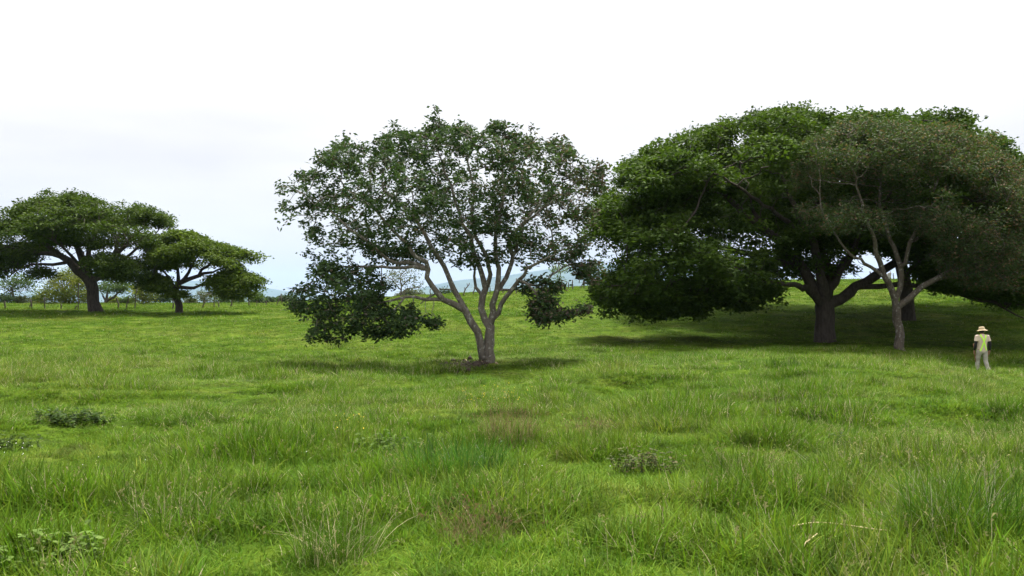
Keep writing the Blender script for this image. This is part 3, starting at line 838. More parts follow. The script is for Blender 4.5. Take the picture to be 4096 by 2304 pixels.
def left_small():
    Y = 88.0
    L = lambda pts, *a, **k: limb3(c1(pts), Y, *a, **k)
    limbs = [
        sit(L([(1484, 1130), (1476, 1080), (1458, 1010), (1450, 965)], 0, 0, 0.34, 0.34, False), 0.2),
        L([(1450, 965), (1470, 920), (1500, 890), (1560, 868), (1640, 830), (1750, 800), (1880, 760)], 0, 0, 0.32, 0.05),
        L([(1455, 975), (1440, 920), (1400, 840), (1330, 780), (1260, 720)], 0, -1, 0.25, 0.05),
        L([(1465, 920), (1480, 820), (1450, 720), (1430, 620)], 0, 1.5, 0.22, 0.05),
        L([(1500, 890), (1560, 810), (1620, 700), (1680, 600)], 0, -1.5, 0.2, 0.05),
        L([(1500, 950), (1560, 945), (1650, 915), (1760, 890), (1900, 880), (2040, 880)], 0, -2, 0.18, 0.04),
        L([(1640, 830), (1760, 720), (1900, 650), (2040, 640)], 0, 1.5, 0.16, 0.04),
        L([(1400, 840), (1330, 850), (1240, 860)], -0.5, -3, 0.14, 0.04),
    ]
    r = np.random.default_rng(8)
    A = [sample_poly(r, c1([(1190, 700), (1300, 570), (1420, 460), (1580, 470), (1700, 530), (1880, 590), (1950, 640), (1990, 780), (1960, 830), (1800, 790), (1640, 760), (1500, 740), (1380, 760), (1260, 790)]), 620, Y, 6.0, 0.0, 0.7, 3.5, (2.6, 1.1), 0.42)]
    A.append(sample_poly(r, c1([(1920, 590), (2040, 612), (2100, 655), (2165, 655), (2150, 730), (2060, 680), (1960, 680)]), 30, Y, 1.2, 0.5))
    A.append(sample_poly(r, c1([(1700, 870), (1850, 780), (2000, 790), (2100, 820), (2200, 885), (2165, 945), (2060, 930), (2090, 1000), (1950, 1015), (1820, 990), (1760, 930)]), 190, Y, 2.8, -1.5))
    A.append(sample_poly(r, c1([(1160, 860), (1280, 790), (1400, 860), (1420, 940), (1540, 970), (1540, 1010), (1400, 985), (1290, 940), (1200, 930)]), 110, Y, 2.2, -1.5))
    A = np.vstack(A)
    def leaf(r, pos, par, rr, tips):
        return leaf_quads(r, pos[tips], 56, 0.42, 0.38, 0.30, 0.16, [(0.040, 0.070, 0.009), (0.072, 0.113, 0.013), (0.110, 0.154, 0.017)], 0.25, 1.0)
    return make_tree('broad_tree', 'smaller bright green flat-crowned tree at the fence, right of the wide left one', 26, limbs, A, 0.6, 0.9, M_BARK_DARK, leaf, thick=0.1, tip_r=0.012, flare=0.25)
left_small()

# ---- background trees and shrubs beyond the fence
def bg_tree(name, label, seed, Y, base, trunk_pts, polys, cols, per=36, sig=0.5, flat=0.6, LL=0.34, r0=0.18, bark=None, group=None, dk=1.0, step=0.7, cv=None, cat='tree', brown=None, brown_p=0.0):
    cv = cv or c1
    limbs = []
    first = True
    for pts in trunk_pts:
        l = limb3(cv(pts), Y, 0, 0 if first else random.uniform(-1, 1), r0 if first else r0 * 0.7, r0 * 0.75 if first else 0.05, True)
        if first: l = sit(l, 0.15)
        limbs.append(l); first = False
    r = np.random.default_rng(seed)
    A = np.vstack([sample_poly(r, cv(p), n, Y, D, s, 0.8) for p, n, D, s in polys])
    def leaf(r, pos, par, rr, tips):
        return leaf_quads(r, pos[tips], per, sig, flat, LL, LL * 0.5, cols, 0.2, 0.8, brown, brown_p)
    return make_tree(name, label, seed, limbs, A, step, dk, bark or M_BARK_MID, leaf, thick=min(0.09, r0 * 0.7), tip_r=0.012, flare=0.15, group=group, cat=cat)
YEL = [(0.075, 0.105, 0.016), (0.12, 0.15, 0.022), (0.17, 0.18, 0.03)]
GRN = [(0.04, 0.075, 0.02), (0.065, 0.11, 0.03), (0.10, 0.15, 0.045)]
DRK = [(0.022, 0.042, 0.018), (0.034, 0.06, 0.024), (0.05, 0.08, 0.03)]
OLV = [(0.05, 0.07, 0.03), (0.08, 0.10, 0.05), (0.12, 0.13, 0.07)]
G = 'trees beyond the fence'
bg_tree('small_tree', 'yellow-green bushy tree beyond the fence, left of the thick left trunk', 31, 118, None,
        [[(540, 1070), (540, 1010), (530, 940)], [(530, 960), (460, 900), (400, 880)], [(535, 950), (600, 860), (640, 800)]],
        [([(330, 1000), (350, 930), (430, 860), (530, 790), (620, 770), (700, 800), (720, 900), (740, 1030), (640, 1060), (480, 1060), (350, 1055)], 190, 4.0, 0)], YEL, group=G)
bg_tree('small_tree', 'sparse airy tree beyond the fence at the left picture edge', 32, 125, None,
        [[(120, 1060), (110, 1000), (95, 930)], [(110, 980), (60, 940), (20, 930)], [(100, 950), (150, 880), (200, 850)]],
        [([(0, 930), (60, 850), (150, 820), (250, 830), (290, 890), (260, 950), (180, 930), (120, 980), (60, 960)], 75, 3.0, 0)], GRN, per=24, sig=0.55, group=G)
bg_tree('small_tree', 'pale forked tree framed between the two left trunks beyond the fence', 33, 120, None,
        [[(880, 1075), (880, 1050), (882, 1030)], [(880, 1040), (850, 1000), (830, 960)], [(882, 1030), (890, 960), (910, 920)], [(884, 1045), (940, 1010), (1000, 960), (1040, 930)]],
        [([(790, 930), (850, 890), (950, 880), (1060, 890), (1080, 940), (1010, 960), (920, 940), (850, 960)], 75, 3.5, 0)], GRN, per=26, sig=0.5, r0=0.26, group=G)
bg_tree('small_tree', 'olive bushy sapling beyond the fence between the two left trunks', 34, 116, None,
        [[(1180, 1080), (1180, 1030), (1175, 960)], [(1178, 1000), (1130, 950), (1110, 930)]],
        [([(1090, 960), (1130, 890), (1220, 880), (1300, 920), (1290, 1000), (1200, 1040), (1120, 1030)], 70, 2.5, 0)], YEL, per=30, sig=0.45, group=G)
bg_tree('umbrella_tree', 'distant dark low umbrella tree seen left of the smaller left trunk', 35, 210, None,
        [[(1325, 1075), (1325, 1055), (1325, 1035)], [(1325, 1040), (1290, 1022), (1260, 1015)], [(1325, 1040), (1360, 1022), (1400, 1015)]],
        [([(1225, 1030), (1260, 1003), (1330, 995), (1400, 1005), (1425, 1035), (1330, 1040)], 60, 3.5, 0)], DRK, per=36, sig=0.7, flat=0.4, LL=0.5, group=G, step=1.0, dk=1.5)
bg_tree('small_tree', 'thin twiggy tree beyond the fence right of the smaller left trunk', 36, 122, None,
        [[(1690, 1075), (1690, 1040), (1685, 1000)], [(1688, 1020), (1650, 990), (1640, 970)], [(1688, 1010), (1730, 980), (1750, 970)]],
        [([(1630, 1010), (1650, 970), (1700, 955), (1780, 965), (1790, 1010), (1740, 1050), (1660, 1050)], 55, 2.2, 0)], OLV, per=18, sig=0.4, LL=0.26, group=G)
bg_tree('shrub', 'rounded green shrub at the tip of the smaller left crown', 37, 121, None,
        [[(2125, 1062), (2125, 1040), (2125, 1020)]],
        [([(2075, 1030), (2090, 990), (2130, 975), (2170, 1000), (2175, 1035), (2125, 1052)], 40, 1.8, 0)], GRN, per=34, sig=0.4, r0=0.08, group='shrubs beyond the fence', cat='shrub')
bg_tree('shrub', 'low dark green shrub on the skyline beside the leaning fence post', 38, 122, None,
        [[(2380, 1062), (2380, 1045), (2380, 1030)]],
        [([(2325, 1030), (2345, 1008), (2400, 998), (2440, 1015), (2445, 1045), (2380, 1050)], 34, 1.6, 0)], DRK, per=34, sig=0.38, r0=0.08, group='shrubs beyond the fence', cat='shrub')
k = 0
for (x, w, top, cols, where) in [(40, 60, 985, DRK, 'low dark shrub on the skyline at the left picture edge'), (170, 60, 1000, OLV, 'low olive shrub on the skyline under the widest left bough'),
                          (290, 45, 1005, GRN, 'low green shrub on the skyline left of the yellow-green bushy tree'),
                          (960, 45, 1010, YEL, 'low yellowish shrub on the skyline right of the pale forked tree'), (1060, 40, 1012, GRN, 'low green shrub on the skyline midway between the two left trunks'),
                          (1580, 45, 1035, OLV, 'low olive shrub just right of the smaller left trunk'), (1830, 60, 990, GRN, 'green shrub under the right bough of the smaller left tree'),
                          (1960, 50, 1000, GRN, 'green shrub under the outermost twigs of the smaller left tree'), (2230, 30, 1028, DRK, 'small dark shrub on the skyline between the two left spurs of posts'), (2290, 26, 1030, GRN, 'tiny green shrub on the skyline left of the leaning post')]:
    bg_tree('shrub', where, 50 + k, 122 + 2 * (k % 4), None, [[(x, 1064), (x, 1050), (x, (top + 1050) / 2)]],
            [([(x - w, 1045), (x - w * 0.7, top + 15), (x, top), (x + w * 0.7, top + 12), (x + w, 1040), (x, 1056)], 30, 1.8, 0)], cols, per=30, sig=0.42, r0=0.08, group='shrubs beyond the fence', cat='shrub')
    k += 1
bg_tree('small_tree', 'half-bare twiggy tree on the skyline seen through the middle tree\'s left limbs', 70, 124, None,
        [[(1035, 330), (1035, 300), (1040, 250)], [(1038, 280), (990, 220), (950, 190)], [(1040, 260), (1080, 210), (1130, 190)], [(1038, 290), (1100, 260), (1170, 255)], [(1040, 250), (1030, 190), (1060, 150)]],
        [([(880, 200), (930, 140), (1050, 110), (1150, 150), (1210, 230), (1160, 270), (1080, 230), (980, 260), (900, 260)], 105, 3.0, 0)], OLV, per=12, sig=0.45, LL=0.3, cv=c8, group=G, dk=0.7, step=0.5, r0=0.14)
bg_tree('umbrella_tree', 'distant rounded umbrella tree on the skyline below the half-bare tree', 71, 190, None,
        [[(1105, 330), (1105, 315), (1105, 305)], [(1105, 310), (1070, 300), (1050, 298)], [(1105, 310), (1140, 300), (1160, 298)]],
        [([(1015, 318), (1040, 292), (1105, 278), (1170, 295), (1195, 318), (1105, 322)], 60, 3.5, 0)], OLV, per=40, sig=0.7, flat=0.5, LL=0.5, cv=c8, group=G, step=1.0, dk=1.5)
bg_tree('shrub', 'low dark shrub on the skyline between the middle tree\'s left limbs', 72, 150, None,
        [[(1335, 320), (1335, 305), (1335, 295)]],
        [([(1280, 308), (1300, 285), (1340, 270), (1380, 290), (1390, 308), (1335, 312)], 36, 2.0, 0)], DRK, per=34, sig=0.5, cv=c8, r0=0.08, group='shrubs beyond the fence', cat='shrub')
bg_tree('small_tree', 'thin pale green tree on the crest behind the middle tree\'s right boughs', 73, 120, None,
        [[(2125, 235), (2125, 190), (2135, 150)], [(2130, 170), (2170, 140), (2200, 120)], [(2130, 160), (2100, 130), (2090, 110)]],
        [([(2070, 130), (2110, 85), (2190, 90), (2210, 120), (2160, 160), (2150, 215), (2100, 215)], 45, 1.6, 0)], [(0.07, 0.12, 0.04), (0.11, 0.17, 0.06), (0.15, 0.22, 0.08)], per=18, sig=0.4, LL=0.26, cv=c8, group=G, r0=0.08)

# ------------------------------------------------------------------ fence along the crest
def fence():
    fy = lambda px: float(np.interp(px, [-200, 0, 700, 1100, 1500, 1900, 2100, 2300, 3600, 4300], [97, 97, 97, 107, 110, 112, 108, 113, 115, 115]))
    root_px = 600
    p0 = P(root_px, 1230, fy(root_px))
    root = empty('fence', (p0[0], p0[1], gz(p0[0], p0[1])))
    tag(root, 'old wire fence of crooked wooden posts along the far crest', 'fence')
    posts = [(20, 33, 0), (112, 28, -26), (130, 34, 12), (179, 46, 0), (245, 22, 0), (297, 18, -28), (311, 108, -2), (475, 42, 8), (503, 56, -14), (540, 78, -4),
             (692, 58, 0), (805, 30, -28), (856, 42, -2), (875, 22, 0), (918, 30, -24), (928, 48, 0), (997, 45, 3), (1026, 22, 0), (1063, 20, -10), (1105, 46, -24), (1128, 32, 4), (1155, 20, 5),
             (1240, 34, 0), (1330, 30, 4), (1430, 34, -3), (1520, 32, 0), (1620, 30, 4), (1720, 34, -2), (1893, 32, -8), (1960, 34, 0), (2011, 30, 2), (2065, 62, 0), (2090, 46, 0),
             (2170, 36, 0), (2238, 34, 0), (2261, 36, -8), (2276, 32, 6), (2291, 38, 3), (2318, 40, -26), (2337, 34, 2), (2358, 32, -6), (2373, 34, 5), (2388, 34, 3),
             (2440, 36, 0), (2520, 34, 3), (2600, 36, -3), (2700, 34, 0), (2820, 36, 4), (2950, 34, 0), (3080, 36, -3), (3220, 34, 2), (3360, 36, 0), (3480, 34, -2), (3562, 38, 0), (3575, 30, 3), (3680, 34, 0), (3800, 36, 3), (3920, 34, 0), (4040, 36, -3)]
    r = np.random.default_rng(9)
    tops = []
    for px, hpx, lean in posts:
        Y = fy(px); b = P(px, 1230, Y); x, y = b[0], b[1]; z = gz(x, y)
        h = hpx / 4 / FPX * Y
        ln = math.tan(R(-lean)) * h
        n = 6
        pts = np.array([[x + ln * (i / n) + r.normal(0, 0.03) * (0 < i), y + r.normal(0, 0.02), z - 0.2 + (h + 0.2) * i / n] for i in range(n + 1)])
        rr_ = np.linspace(0.075, 0.055, n + 1) * r.uniform(0.8, 1.3)
        par = np.arange(-1, n)
        v, f = tubes(pts, par, rr_, np.ones(n + 1, bool), None, r, (7, 6, 4, 3))
        k = 6 if rr_.max() <= 0.12 else 7
        cap = np.arange(len(v) - k, len(v))
        mesh_np('post', v, [f, cap[None, :]], M_POST, root)
        tops.append((x, y, z, min(h, 1.25), ln / h))
    for lev in (0.35, 0.68, 0.95):
        pts = [np.array([x + s * h * lev, y - 0.07, z + h * lev]) for x, y, z, h, s in tops]
        pts = np.array(pts); par = np.arange(-1, len(pts) - 1)
        v, f = tubes(pts, par, np.full(len(pts), 0.004), np.ones(len(pts), bool))
        mesh_np('wire', v, f, M_WIRE, root)
fence()

def tube_obj(name, pts, r0, r1, mat, parent=None, label=None, cat=None, group=None, sides=(8, 8, 7, 6), loc_first=True):
    pts = np.asarray(pts, float); n = len(pts)
    v, f = tubes(pts, np.arange(-1, n - 1), np.linspace(r0, r1, n), np.ones(n, bool), None, np.random.default_rng(1), sides)
    k = len(v) // n
    o = mesh_np(name, v, [f, np.arange(k)[::-1][None, :], np.arange(len(v) - k, len(v))[None, :]], mat, parent)
    if label: tag(o, label, cat, group)
    return o

# forked dead snag and leaning stone by the crest fence
def snag():
    Y = 110.0
    b = P(1858, 1186, Y); b[2] = gz(b[0], b[1])
    root = empty('dead_snag', b); tag(root, 'bare forked grey snag standing on the crest between the middle tree\'s stems', 'snag')
    cc = conv(1600, 1000, 5.152)
    q = [P(*p, Y) for p in cc([(1305, 950), (1320, 880), (1350, 800), (1390, 755), (1420, 720), (1430, 680)])]
    q[0][2] = b[2] - 0.2
    tube_obj('trunk', q, 0.09, 0.05, M_POST, root)
    tube_obj('branch', [P(*p, Y) for p in cc([(1396, 750), (1388, 715), (1382, 685)])], 0.055, 0.035, M_POST, root)
    tube_obj('branch', [P(*p, Y) for p in cc([(1338, 825), (1328, 790), (1330, 765)])], 0.05, 0.03, M_POST, root)
snag()
def stone():
    Y = 112.0
    b = P(3553, 1125, Y); z = gz(b[0], b[1])
    bm = bmesh.new(); bmesh.ops.create_icosphere(bm, subdivisions=3, radius=1)
    r = np.random.default_rng(2)
    for v in bm.verts:
        c = v.co
        c.x = math.copysign(abs(c.x) ** 0.6, c.x); c.y = math.copysign(abs(c.y) ** 0.6, c.y); c.z = math.copysign(abs(c.z) ** 0.6, c.z)
        c *= 1 + 0.06 * float(vnoise(np.array([c.x * 2 + 5]), np.array([c.z * 2 + c.y]), 8)[0])
        c.x *= 0.27; c.y *= 0.2; c.z *= 0.62
        c.x += 0.3 * c.z
    me = bpy.data.meshes.new('standing_stone'); bm.to_mesh(me); bm.free()
    for p in me.polygons: p.use_smooth = True
    me.materials.append(plain_mat('grey_stone', (0.22, 0.22, 0.21), (0.38, 0.37, 0.35), 3, bump=0.4))
    o = bpy.data.objects.new('standing_stone', me); o.location = (b[0], b[1], z + 0.5); COL.objects.link(o)
    tag(o, 'pale grey leaning stone on the crest seen between the right-hand trunks', 'stone')
stone()

# ------------------------------------------------------------------ walking man
def ellip(bm, c, rx, ry, rz, seg=16, rot=None):
    m = Matrix.Translation(c) @ (rot.to_4x4() if rot is not None else Matrix()) @ Matrix.Diagonal((rx, ry, rz, 1))
    bmesh.ops.create_uvsphere(bm, u_segments=seg, v_segments=seg // 2 + 2, radius=1, matrix=m)

def limb_chain(bm, pts, seg=12):
    """closed tapered tube through (point, rx, ry) with rounded ends"""
    ps = [Vector(p[0]) for p in pts]
    rings = []
    for i, (c, rx, ry) in enumerate(pts):
        d = (ps[min(i + 1, len(ps) - 1)] - ps[max(i - 1, 0)]).normalized()
        a = d.cross(Vector((0, 1, 0))) if abs(d.y) < 0.9 else d.cross(Vector((0, 0, 1)))
        a.normalize(); b = a.cross(d)
        rings.append([bm.verts.new(Vector(c) + a * rx * math.cos(t) + b * ry * math.sin(t)) for t in [2 * math.pi * q / seg for q in range(seg)]])
    for i in range(len(rings) - 1):
        for q in range(seg):
            bm.faces.new((rings[i][q], rings[i][(q + 1) % seg], rings[i + 1][(q + 1) % seg], rings[i + 1][q]))
    bm.faces.new(rings[0][::-1]); bm.faces.new(rings[-1])

def bm_obj(name, bm, mat, parent, voxel=None, smooth=4):
    bmesh.ops.recalc_face_normals(bm, faces=bm.faces)
    me = bpy.data.meshes.new(name); bm.to_mesh(me); bm.free()
    for p in me.polygons: p.use_smooth = True
    me.materials.append(mat)
    o = bpy.data.objects.new(name, me); COL.objects.link(o); o.parent = parent
    if voxel:
        m = o.modifiers.new('remesh', 'REMESH'); m.mode = 'VOXEL'; m.voxel_size = voxel; m.use_smooth_shade = True
        s = o.modifiers.new('smooth', 'SMOOTH'); s.iterations = smooth; s.factor = 0.5
    return o

def person():
    Y = 34.0
    b = P(3929, 0, Y); x, y = b[0], b[1]
    z = gz(x, y)
    root = empty('person', (x, y, z)); root.scale = (1.1, 1.05, 1.0)
    tag(root, 'person walking away in tan hat, beige shirt with yellow-green cross straps and grey trousers', 'person')
    skin = plain_mat('skin', (0.20, 0.10, 0.065), (0.27, 0.14, 0.09), 12, 0.6, 0, 0.35)
    shirt_m = plain_mat('beige_shirt', (0.50, 0.40, 0.32), (0.60, 0.49, 0.40), 9, 0.9, 0.25)
    trou_m = plain_mat('grey_trousers', (0.22, 0.20, 0.17), (0.42, 0.40, 0.36), 5, 0.9, 0.35)
    black = plain_mat('black_knit', (0.012, 0.012, 0.014), (0.028, 0.028, 0.03), 20, 0.85)
    hat_m = plain_mat('tan_hat', (0.40, 0.31, 0.19), (0.52, 0.42, 0.27), 10, 0.9, 0.2)
    boot_m = plain_mat('brown_boot', (0.04, 0.028, 0.02), (0.08, 0.055, 0.04), 10, 0.7)
    hv = plain_mat('fluorescent_webbing', (0.50, 0.85, 0.08), (0.58, 0.92, 0.12), 30, 0.6)
    hair_m = plain_mat('dark_hair', (0.015, 0.012, 0.010), (0.03, 0.025, 0.02), 30, 0.6)
    hair_turn = Matrix.Rotation(R(-38), 3, 'Z')      # head turned to the right
    hc = Vector((0.012, 0.045, 1.605))
    # joints
    shL, shR = Vector((-0.185, 0.0, 1.43)), Vector((0.185, 0.0, 1.43))
    elL, elR = Vector((-0.245, -0.04, 1.14)), Vector((0.25, -0.05, 1.14))
    wrL, wrR = Vector((-0.262, 0.03, 0.885)), Vector((0.268, 0.02, 0.88))
    hipL, hipR = Vector((-0.09, 0.0, 0.91)), Vector((0.09, 0.0, 0.91))
    knL, knR = Vector((-0.115, 0.10, 0.50)), Vector((0.105, -0.02, 0.485))
    anL, anR = Vector((-0.125, 0.10, 0.10)), Vector((0.115, -0.20, 0.15))
    bm = bmesh.new()
    limb_chain(bm, [((0, 0.01, 0.86), 0.13, 0.10), ((0, 0.01, 0.95), 0.155, 0.11), ((0, 0.01, 1.08), 0.138, 0.10), ((0, 0.0, 1.25), 0.155, 0.11), ((0, 0.0, 1.38), 0.17, 0.105), ((0, 0.01, 1.46), 0.12, 0.08), ((0.0, 0.025, 1.50), 0.06, 0.058), ((0.008, 0.04, 1.57), 0.056, 0.058)], 20)
    # head with nose, jaw, ears
    ellip(bm, hc + Vector((0, 0, 0.025)), 0.076, 0.097, 0.105, 20, hair_turn)
    ellip(bm, hc + hair_turn @ Vector((0, 0.035, -0.05)), 0.055, 0.062, 0.062, 14, hair_turn)
    ellip(bm, hc + hair_turn @ Vector((0, 0.102, -0.005)), 0.013, 0.020, 0.024, 10, hair_turn)
    ellip(bm, hc + hair_turn @ Vector((0, 0.090, -0.058)), 0.024, 0.012, 0.010, 10, hair_turn)
    for s in (-1, 1):
        ellip(bm, hc + hair_turn @ Vector((s * 0.080, -0.005, 0.0)), 0.010, 0.020, 0.033, 10, hair_turn)
        ellip(bm, hc + hair_turn @ Vector((s * 0.032, 0.086, 0.030)), 0.014, 0.010, 0.008, 8, hair_turn)
    for sh, el, wr, s in ((shL, elL, wrL, -1), (shR, elR, wrR, 1)):
        limb_chain(bm, [(sh + Vector((-s * 0.05, 0, 0.02)), 0.055, 0.055), (sh, 0.054, 0.054), (sh.lerp(el, 0.5), 0.047, 0.047), (el, 0.038, 0.038), (el.lerp(wr, 0.3), 0.040, 0.038), (wr, 0.026, 0.023)])
        # palm, four curled fingers, thumb
        pm = wr + Vector((0, 0.012, -0.055))
        limb_chain(bm, [(wr, 0.024, 0.022), (wr + Vector((0, 0.006, -0.03)), 0.022, 0.036), (pm, 0.019, 0.042), (pm + Vector((0, 0.005, -0.04)), 0.016, 0.040)], 12)
        for q, ln in zip((-0.032, -0.011, 0.011, 0.032), (0.062, 0.074, 0.080, 0.072)):
            f0 = pm + Vector((0, 0.005 + q, -0.038))
            limb_chain(bm, [(f0, 0.010, 0.010), (f0 + Vector((-s * 0.006, 0.004, -ln * 0.45)), 0.0095, 0.0095), (f0 + Vector((-s * 0.030, 0.006, -ln * 0.72)), 0.009, 0.009), (f0 + Vector((-s * 0.048, 0.004, -ln * 0.55)), 0.0075, 0.0075)], 8)
        t0 = pm + Vector((-s * 0.004, 0.034, 0.02))
        limb_chain(bm, [(t0, 0.013, 0.013), (t0 + Vector((-s * 0.018, 0.030, -0.028)), 0.011, 0.011), (t0 + Vector((-s * 0.034, 0.028, -0.054)), 0.009, 0.009)], 8)
    for hp, kn, an in ((hipL, knL, anL), (hipR, knR, anR)):
        limb_chain(bm, [(hp + Vector((0, 0, 0.03)), 0.078, 0.088), (hp.lerp(kn, 0.3), 0.074, 0.08), (kn, 0.050, 0.054), (kn.lerp(an, 0.3), 0.050, 0.056), (an, 0.034, 0.038), (an + Vector((0, 0.02, -0.05)), 0.036, 0.05)])
        limb_chain(bm, [(an + Vector((0, -0.05, -0.055)), 0.030, 0.030), (an + Vector((0, 0.05, -0.06)), 0.038, 0.030), (an + Vector((0, 0.14, -0.07)), 0.042, 0.022), (an + Vector((0, 0.18, -0.075)), 0.030, 0.016)])
    bm_obj('body', bm, skin, root, 0.007, 2)
    # shirt: torso with short sleeves
    bm = bmesh.new()
    limb_chain(bm, [((0, 0.01, 0.845), 0.168, 0.128), ((0, 0.01, 0.93), 0.168, 0.128), ((0, 0.01, 1.05), 0.160, 0.122), ((0, 0.005, 1.2), 0.168, 0.125), ((0, 0.0, 1.33), 0.183, 0.125), ((0, 0.0, 1.42), 0.178, 0.110), ((0, 0.01, 1.475), 0.115, 0.085), ((0, 0.02, 1.495), 0.075, 0.07)], 24)
    for sh, el, s in ((shL, elL, -1), (shR, elR, 1)):
        e = sh.lerp(el, 0.66)
        limb_chain(bm, [(sh + Vector((-s * 0.07, 0, 0.015)), 0.062, 0.068), (sh + Vector((0, 0, 0.0)), 0.070, 0.070), (sh.lerp(el, 0.35), 0.066, 0.066), (e, 0.068, 0.066)], 16)
    shirt = bm_obj('shirt', bm, shirt_m, root, 0.011, 5)
    for sh, el, wr in ((shL, elL, wrL), (shR, elR, wrR)):
        bm = bmesh.new()
        limb_chain(bm, [(sh.lerp(el, 0.5), 0.054, 0.054), (sh.lerp(el, 0.8), 0.048, 0.048), (el, 0.046, 0.046), (el.lerp(wr, 0.3), 0.046, 0.044), (el.lerp(wr, 0.93), 0.032, 0.030)], 16)
        bm_obj('arm_sleeve', bm, black, root)
    # trousers
    bm = bmesh.new()
    limb_chain(bm, [((0, 0.01, 0.78), 0.15, 0.115), ((0, 0.01, 0.86), 0.160, 0.122), ((0, 0.01, 0.96), 0.150, 0.115)], 22)
    for hp, kn, an, s in ((hipL, knL, anL, -1), (hipR, knR, anR, 1)):
        limb_chain(bm, [(hp + Vector((-s * 0.005, 0, 0.0)), 0.088, 0.108), (hp.lerp(kn, 0.25), 0.092, 0.104), (hp.lerp(kn, 0.6), 0.082, 0.090), (kn, 0.074, 0.080), (kn.lerp(an, 0.35), 0.070, 0.076), (kn.lerp(an, 0.75), 0.066, 0.074), (an, 0.068, 0.078)], 16)
    bm_obj('trousers', bm, trou_m, root, 0.013, 4)
    for an in (anL, anR):
        bm = bmesh.new()
        limb_chain(bm, [(an + Vector((0, -0.005, 0.03)), 0.05, 0.055), (an + Vector((0, 0.0, -0.04)), 0.046, 0.062), (an + Vector((0, 0.015, -0.065)), 0.048, 0.078)], 14)
        limb_chain(bm, [(an + Vector((0, -0.075, -0.062)), 0.036, 0.036), (an + Vector((0, 0.05, -0.06)), 0.048, 0.042), (an + Vector((0, 0.15, -0.07)), 0.050, 0.032), (an + Vector((0, 0.20, -0.078)), 0.036, 0.022)], 14)
        bm_obj('boot', bm, boot_m, root, 0.012, 3)
    # hair at the back of the head below the hat
    bm = bmesh.new()
    ellip(bm, hc + hair_turn @ Vector((0, -0.018, 0.022)), 0.082, 0.092, 0.090, 18, hair_turn)
    bm_obj('hair', bm, hair_m, root)
    # bucket hat: lathe with wavy brim
    bm = bmesh.new()
    prof = [(0.0, 0.150), (0.055, 0.148), (0.085, 0.136), (0.096, 0.110), (0.102, 0.06), (0.106, 0.035), (0.135, 0.020), (0.165, 0.006), (0.182, -0.004), (0.180, -0.010), (0.150, 0.006), (0.110, 0.024), (0.098, 0.030)]
    seg = 36
    rot = Matrix.Rotation(R(-5), 3, 'Y') @ Matrix.Rotation(R(-6), 3, 'X')
    rings = []
    for r_, h in prof:
        ring = []
        for q in range(seg):
            a = 2 * math.pi * q / seg
            dz = (0.014 * math.sin(2 * a + 0.6) + 0.008 * math.sin(3 * a)) * max(0, (r_ - 0.105) / 0.07)
            ring.append(bm.verts.new(hc + Vector((0, -0.005, 0.045)) + rot @ Vector((r_ * math.cos(a) * 0.97, r_ * math.sin(a) * 1.06, h + dz))))
        rings.append(ring)
    for i in range(len(rings) - 1):
        for q in range(seg):
            bm.faces.new((rings[i][q], rings[i][(q + 1) % seg], rings[i + 1][(q + 1) % seg], rings[i + 1][q]))
    bmesh.ops.remove_doubles(bm, verts=bm.verts, dist=0.0005)
    bm_obj('hat', bm, hat_m, root)
    # crossed straps laid on the shirt's back, over the shoulders and down the chest
    bpy.context.view_layer.update()
    dg = bpy.context.evaluated_depsgraph_get()
    ev = shirt.evaluated_get(dg); me = ev.to_mesh()
    bvh = BVHTree.FromPolygons([v.co.copy() for v in me.vertices], [tuple(p.vertices) for p in me.polygons])
    ev.to_mesh_clear()
    def strap(path, w=0.026):
        bm = bmesh.new(); prev = None
        n = len(path)
        cs = []
        for q in path:
            loc, nor, _, _ = bvh.find_nearest(Vector(q)); cs.append((loc, nor))
        outer, inner = [], []
        for i in range(n):
            d = (cs[min(i + 1, n - 1)][0] - cs[max(i - 1, 0)][0]).normalized()
            sd = d.cross(cs[i][1]).normalized()
            row = []
            for s, o_ in ((-1, 0.009), (0, 0.011), (1, 0.009)):
                row.append(bm.verts.new(cs[i][0] + sd * w * s + cs[i][1] * o_))
            for s, o_ in ((1, 0.002), (0, 0.003), (-1, 0.002)):
                row.append(bm.verts.new(cs[i][0] + sd * w * s + cs[i][1] * o_))
            if prev:
                for q in range(6):
                    bm.faces.new((prev[q], prev[(q + 1) % 6], row[(q + 1) % 6], row[q]))
            prev = row
        bm_obj('strap', bm, hv, root)
    for s in (-1, 1):
        path = []
        for i in range(15):
            f = i / 14
            path.append((s * (0.085 - 0.25 * f), 0.16 - 0.02 * f, 1.42 - 0.55 * f))       # chest
        path = path[::-1]
        for i in range(1, 7):
            a = math.pi * i / 6
            path.append((s * 0.10, 0.13 * math.cos(a), 1.46 + 0.06 * math.sin(a)))
        for i in range(22):
            f = i / 21
            xx = s * (0.095 - 0.25 * f ** 0.95)
            path.append((xx, -0.20 + (0.05 * max(0, f - 0.7) / 0.3), 1.43 - 0.57 * f))
        strap(path)
    # things carried
    a = Vector((x, y, z)); wrL.x *= 1.1; wrR.x *= 1.1
    pL = wrL + Vector((0.02, 0.02, -0.075)); pR = wrR + Vector((-0.02, 0.02, -0.075))
    wood = plain_mat('brown_stick', (0.14, 0.07, 0.035), (0.24, 0.13, 0.065), 12)
    dir_ = Vector((0.10, 0.08, -0.60)).normalized()
    tube_obj('walking_stick', [tuple(a + pL + dir_ * t) for t in (-0.34, -0.2, 0.0, 0.2, 0.38)], 0.026, 0.016, wood, None, 'short brown stick held in the walking person\'s left hand', 'stick')
    d2 = Vector((-0.06, 0.04, -0.30)).normalized()
    tube_obj('hand_tool', [tuple(a + pR + d2 * t) for t in (-0.06, 0.0, 0.1, 0.2, 0.27)], 0.014, 0.020, wood, None, 'short dark brown handle held in the walking person\'s right hand', 'tool')
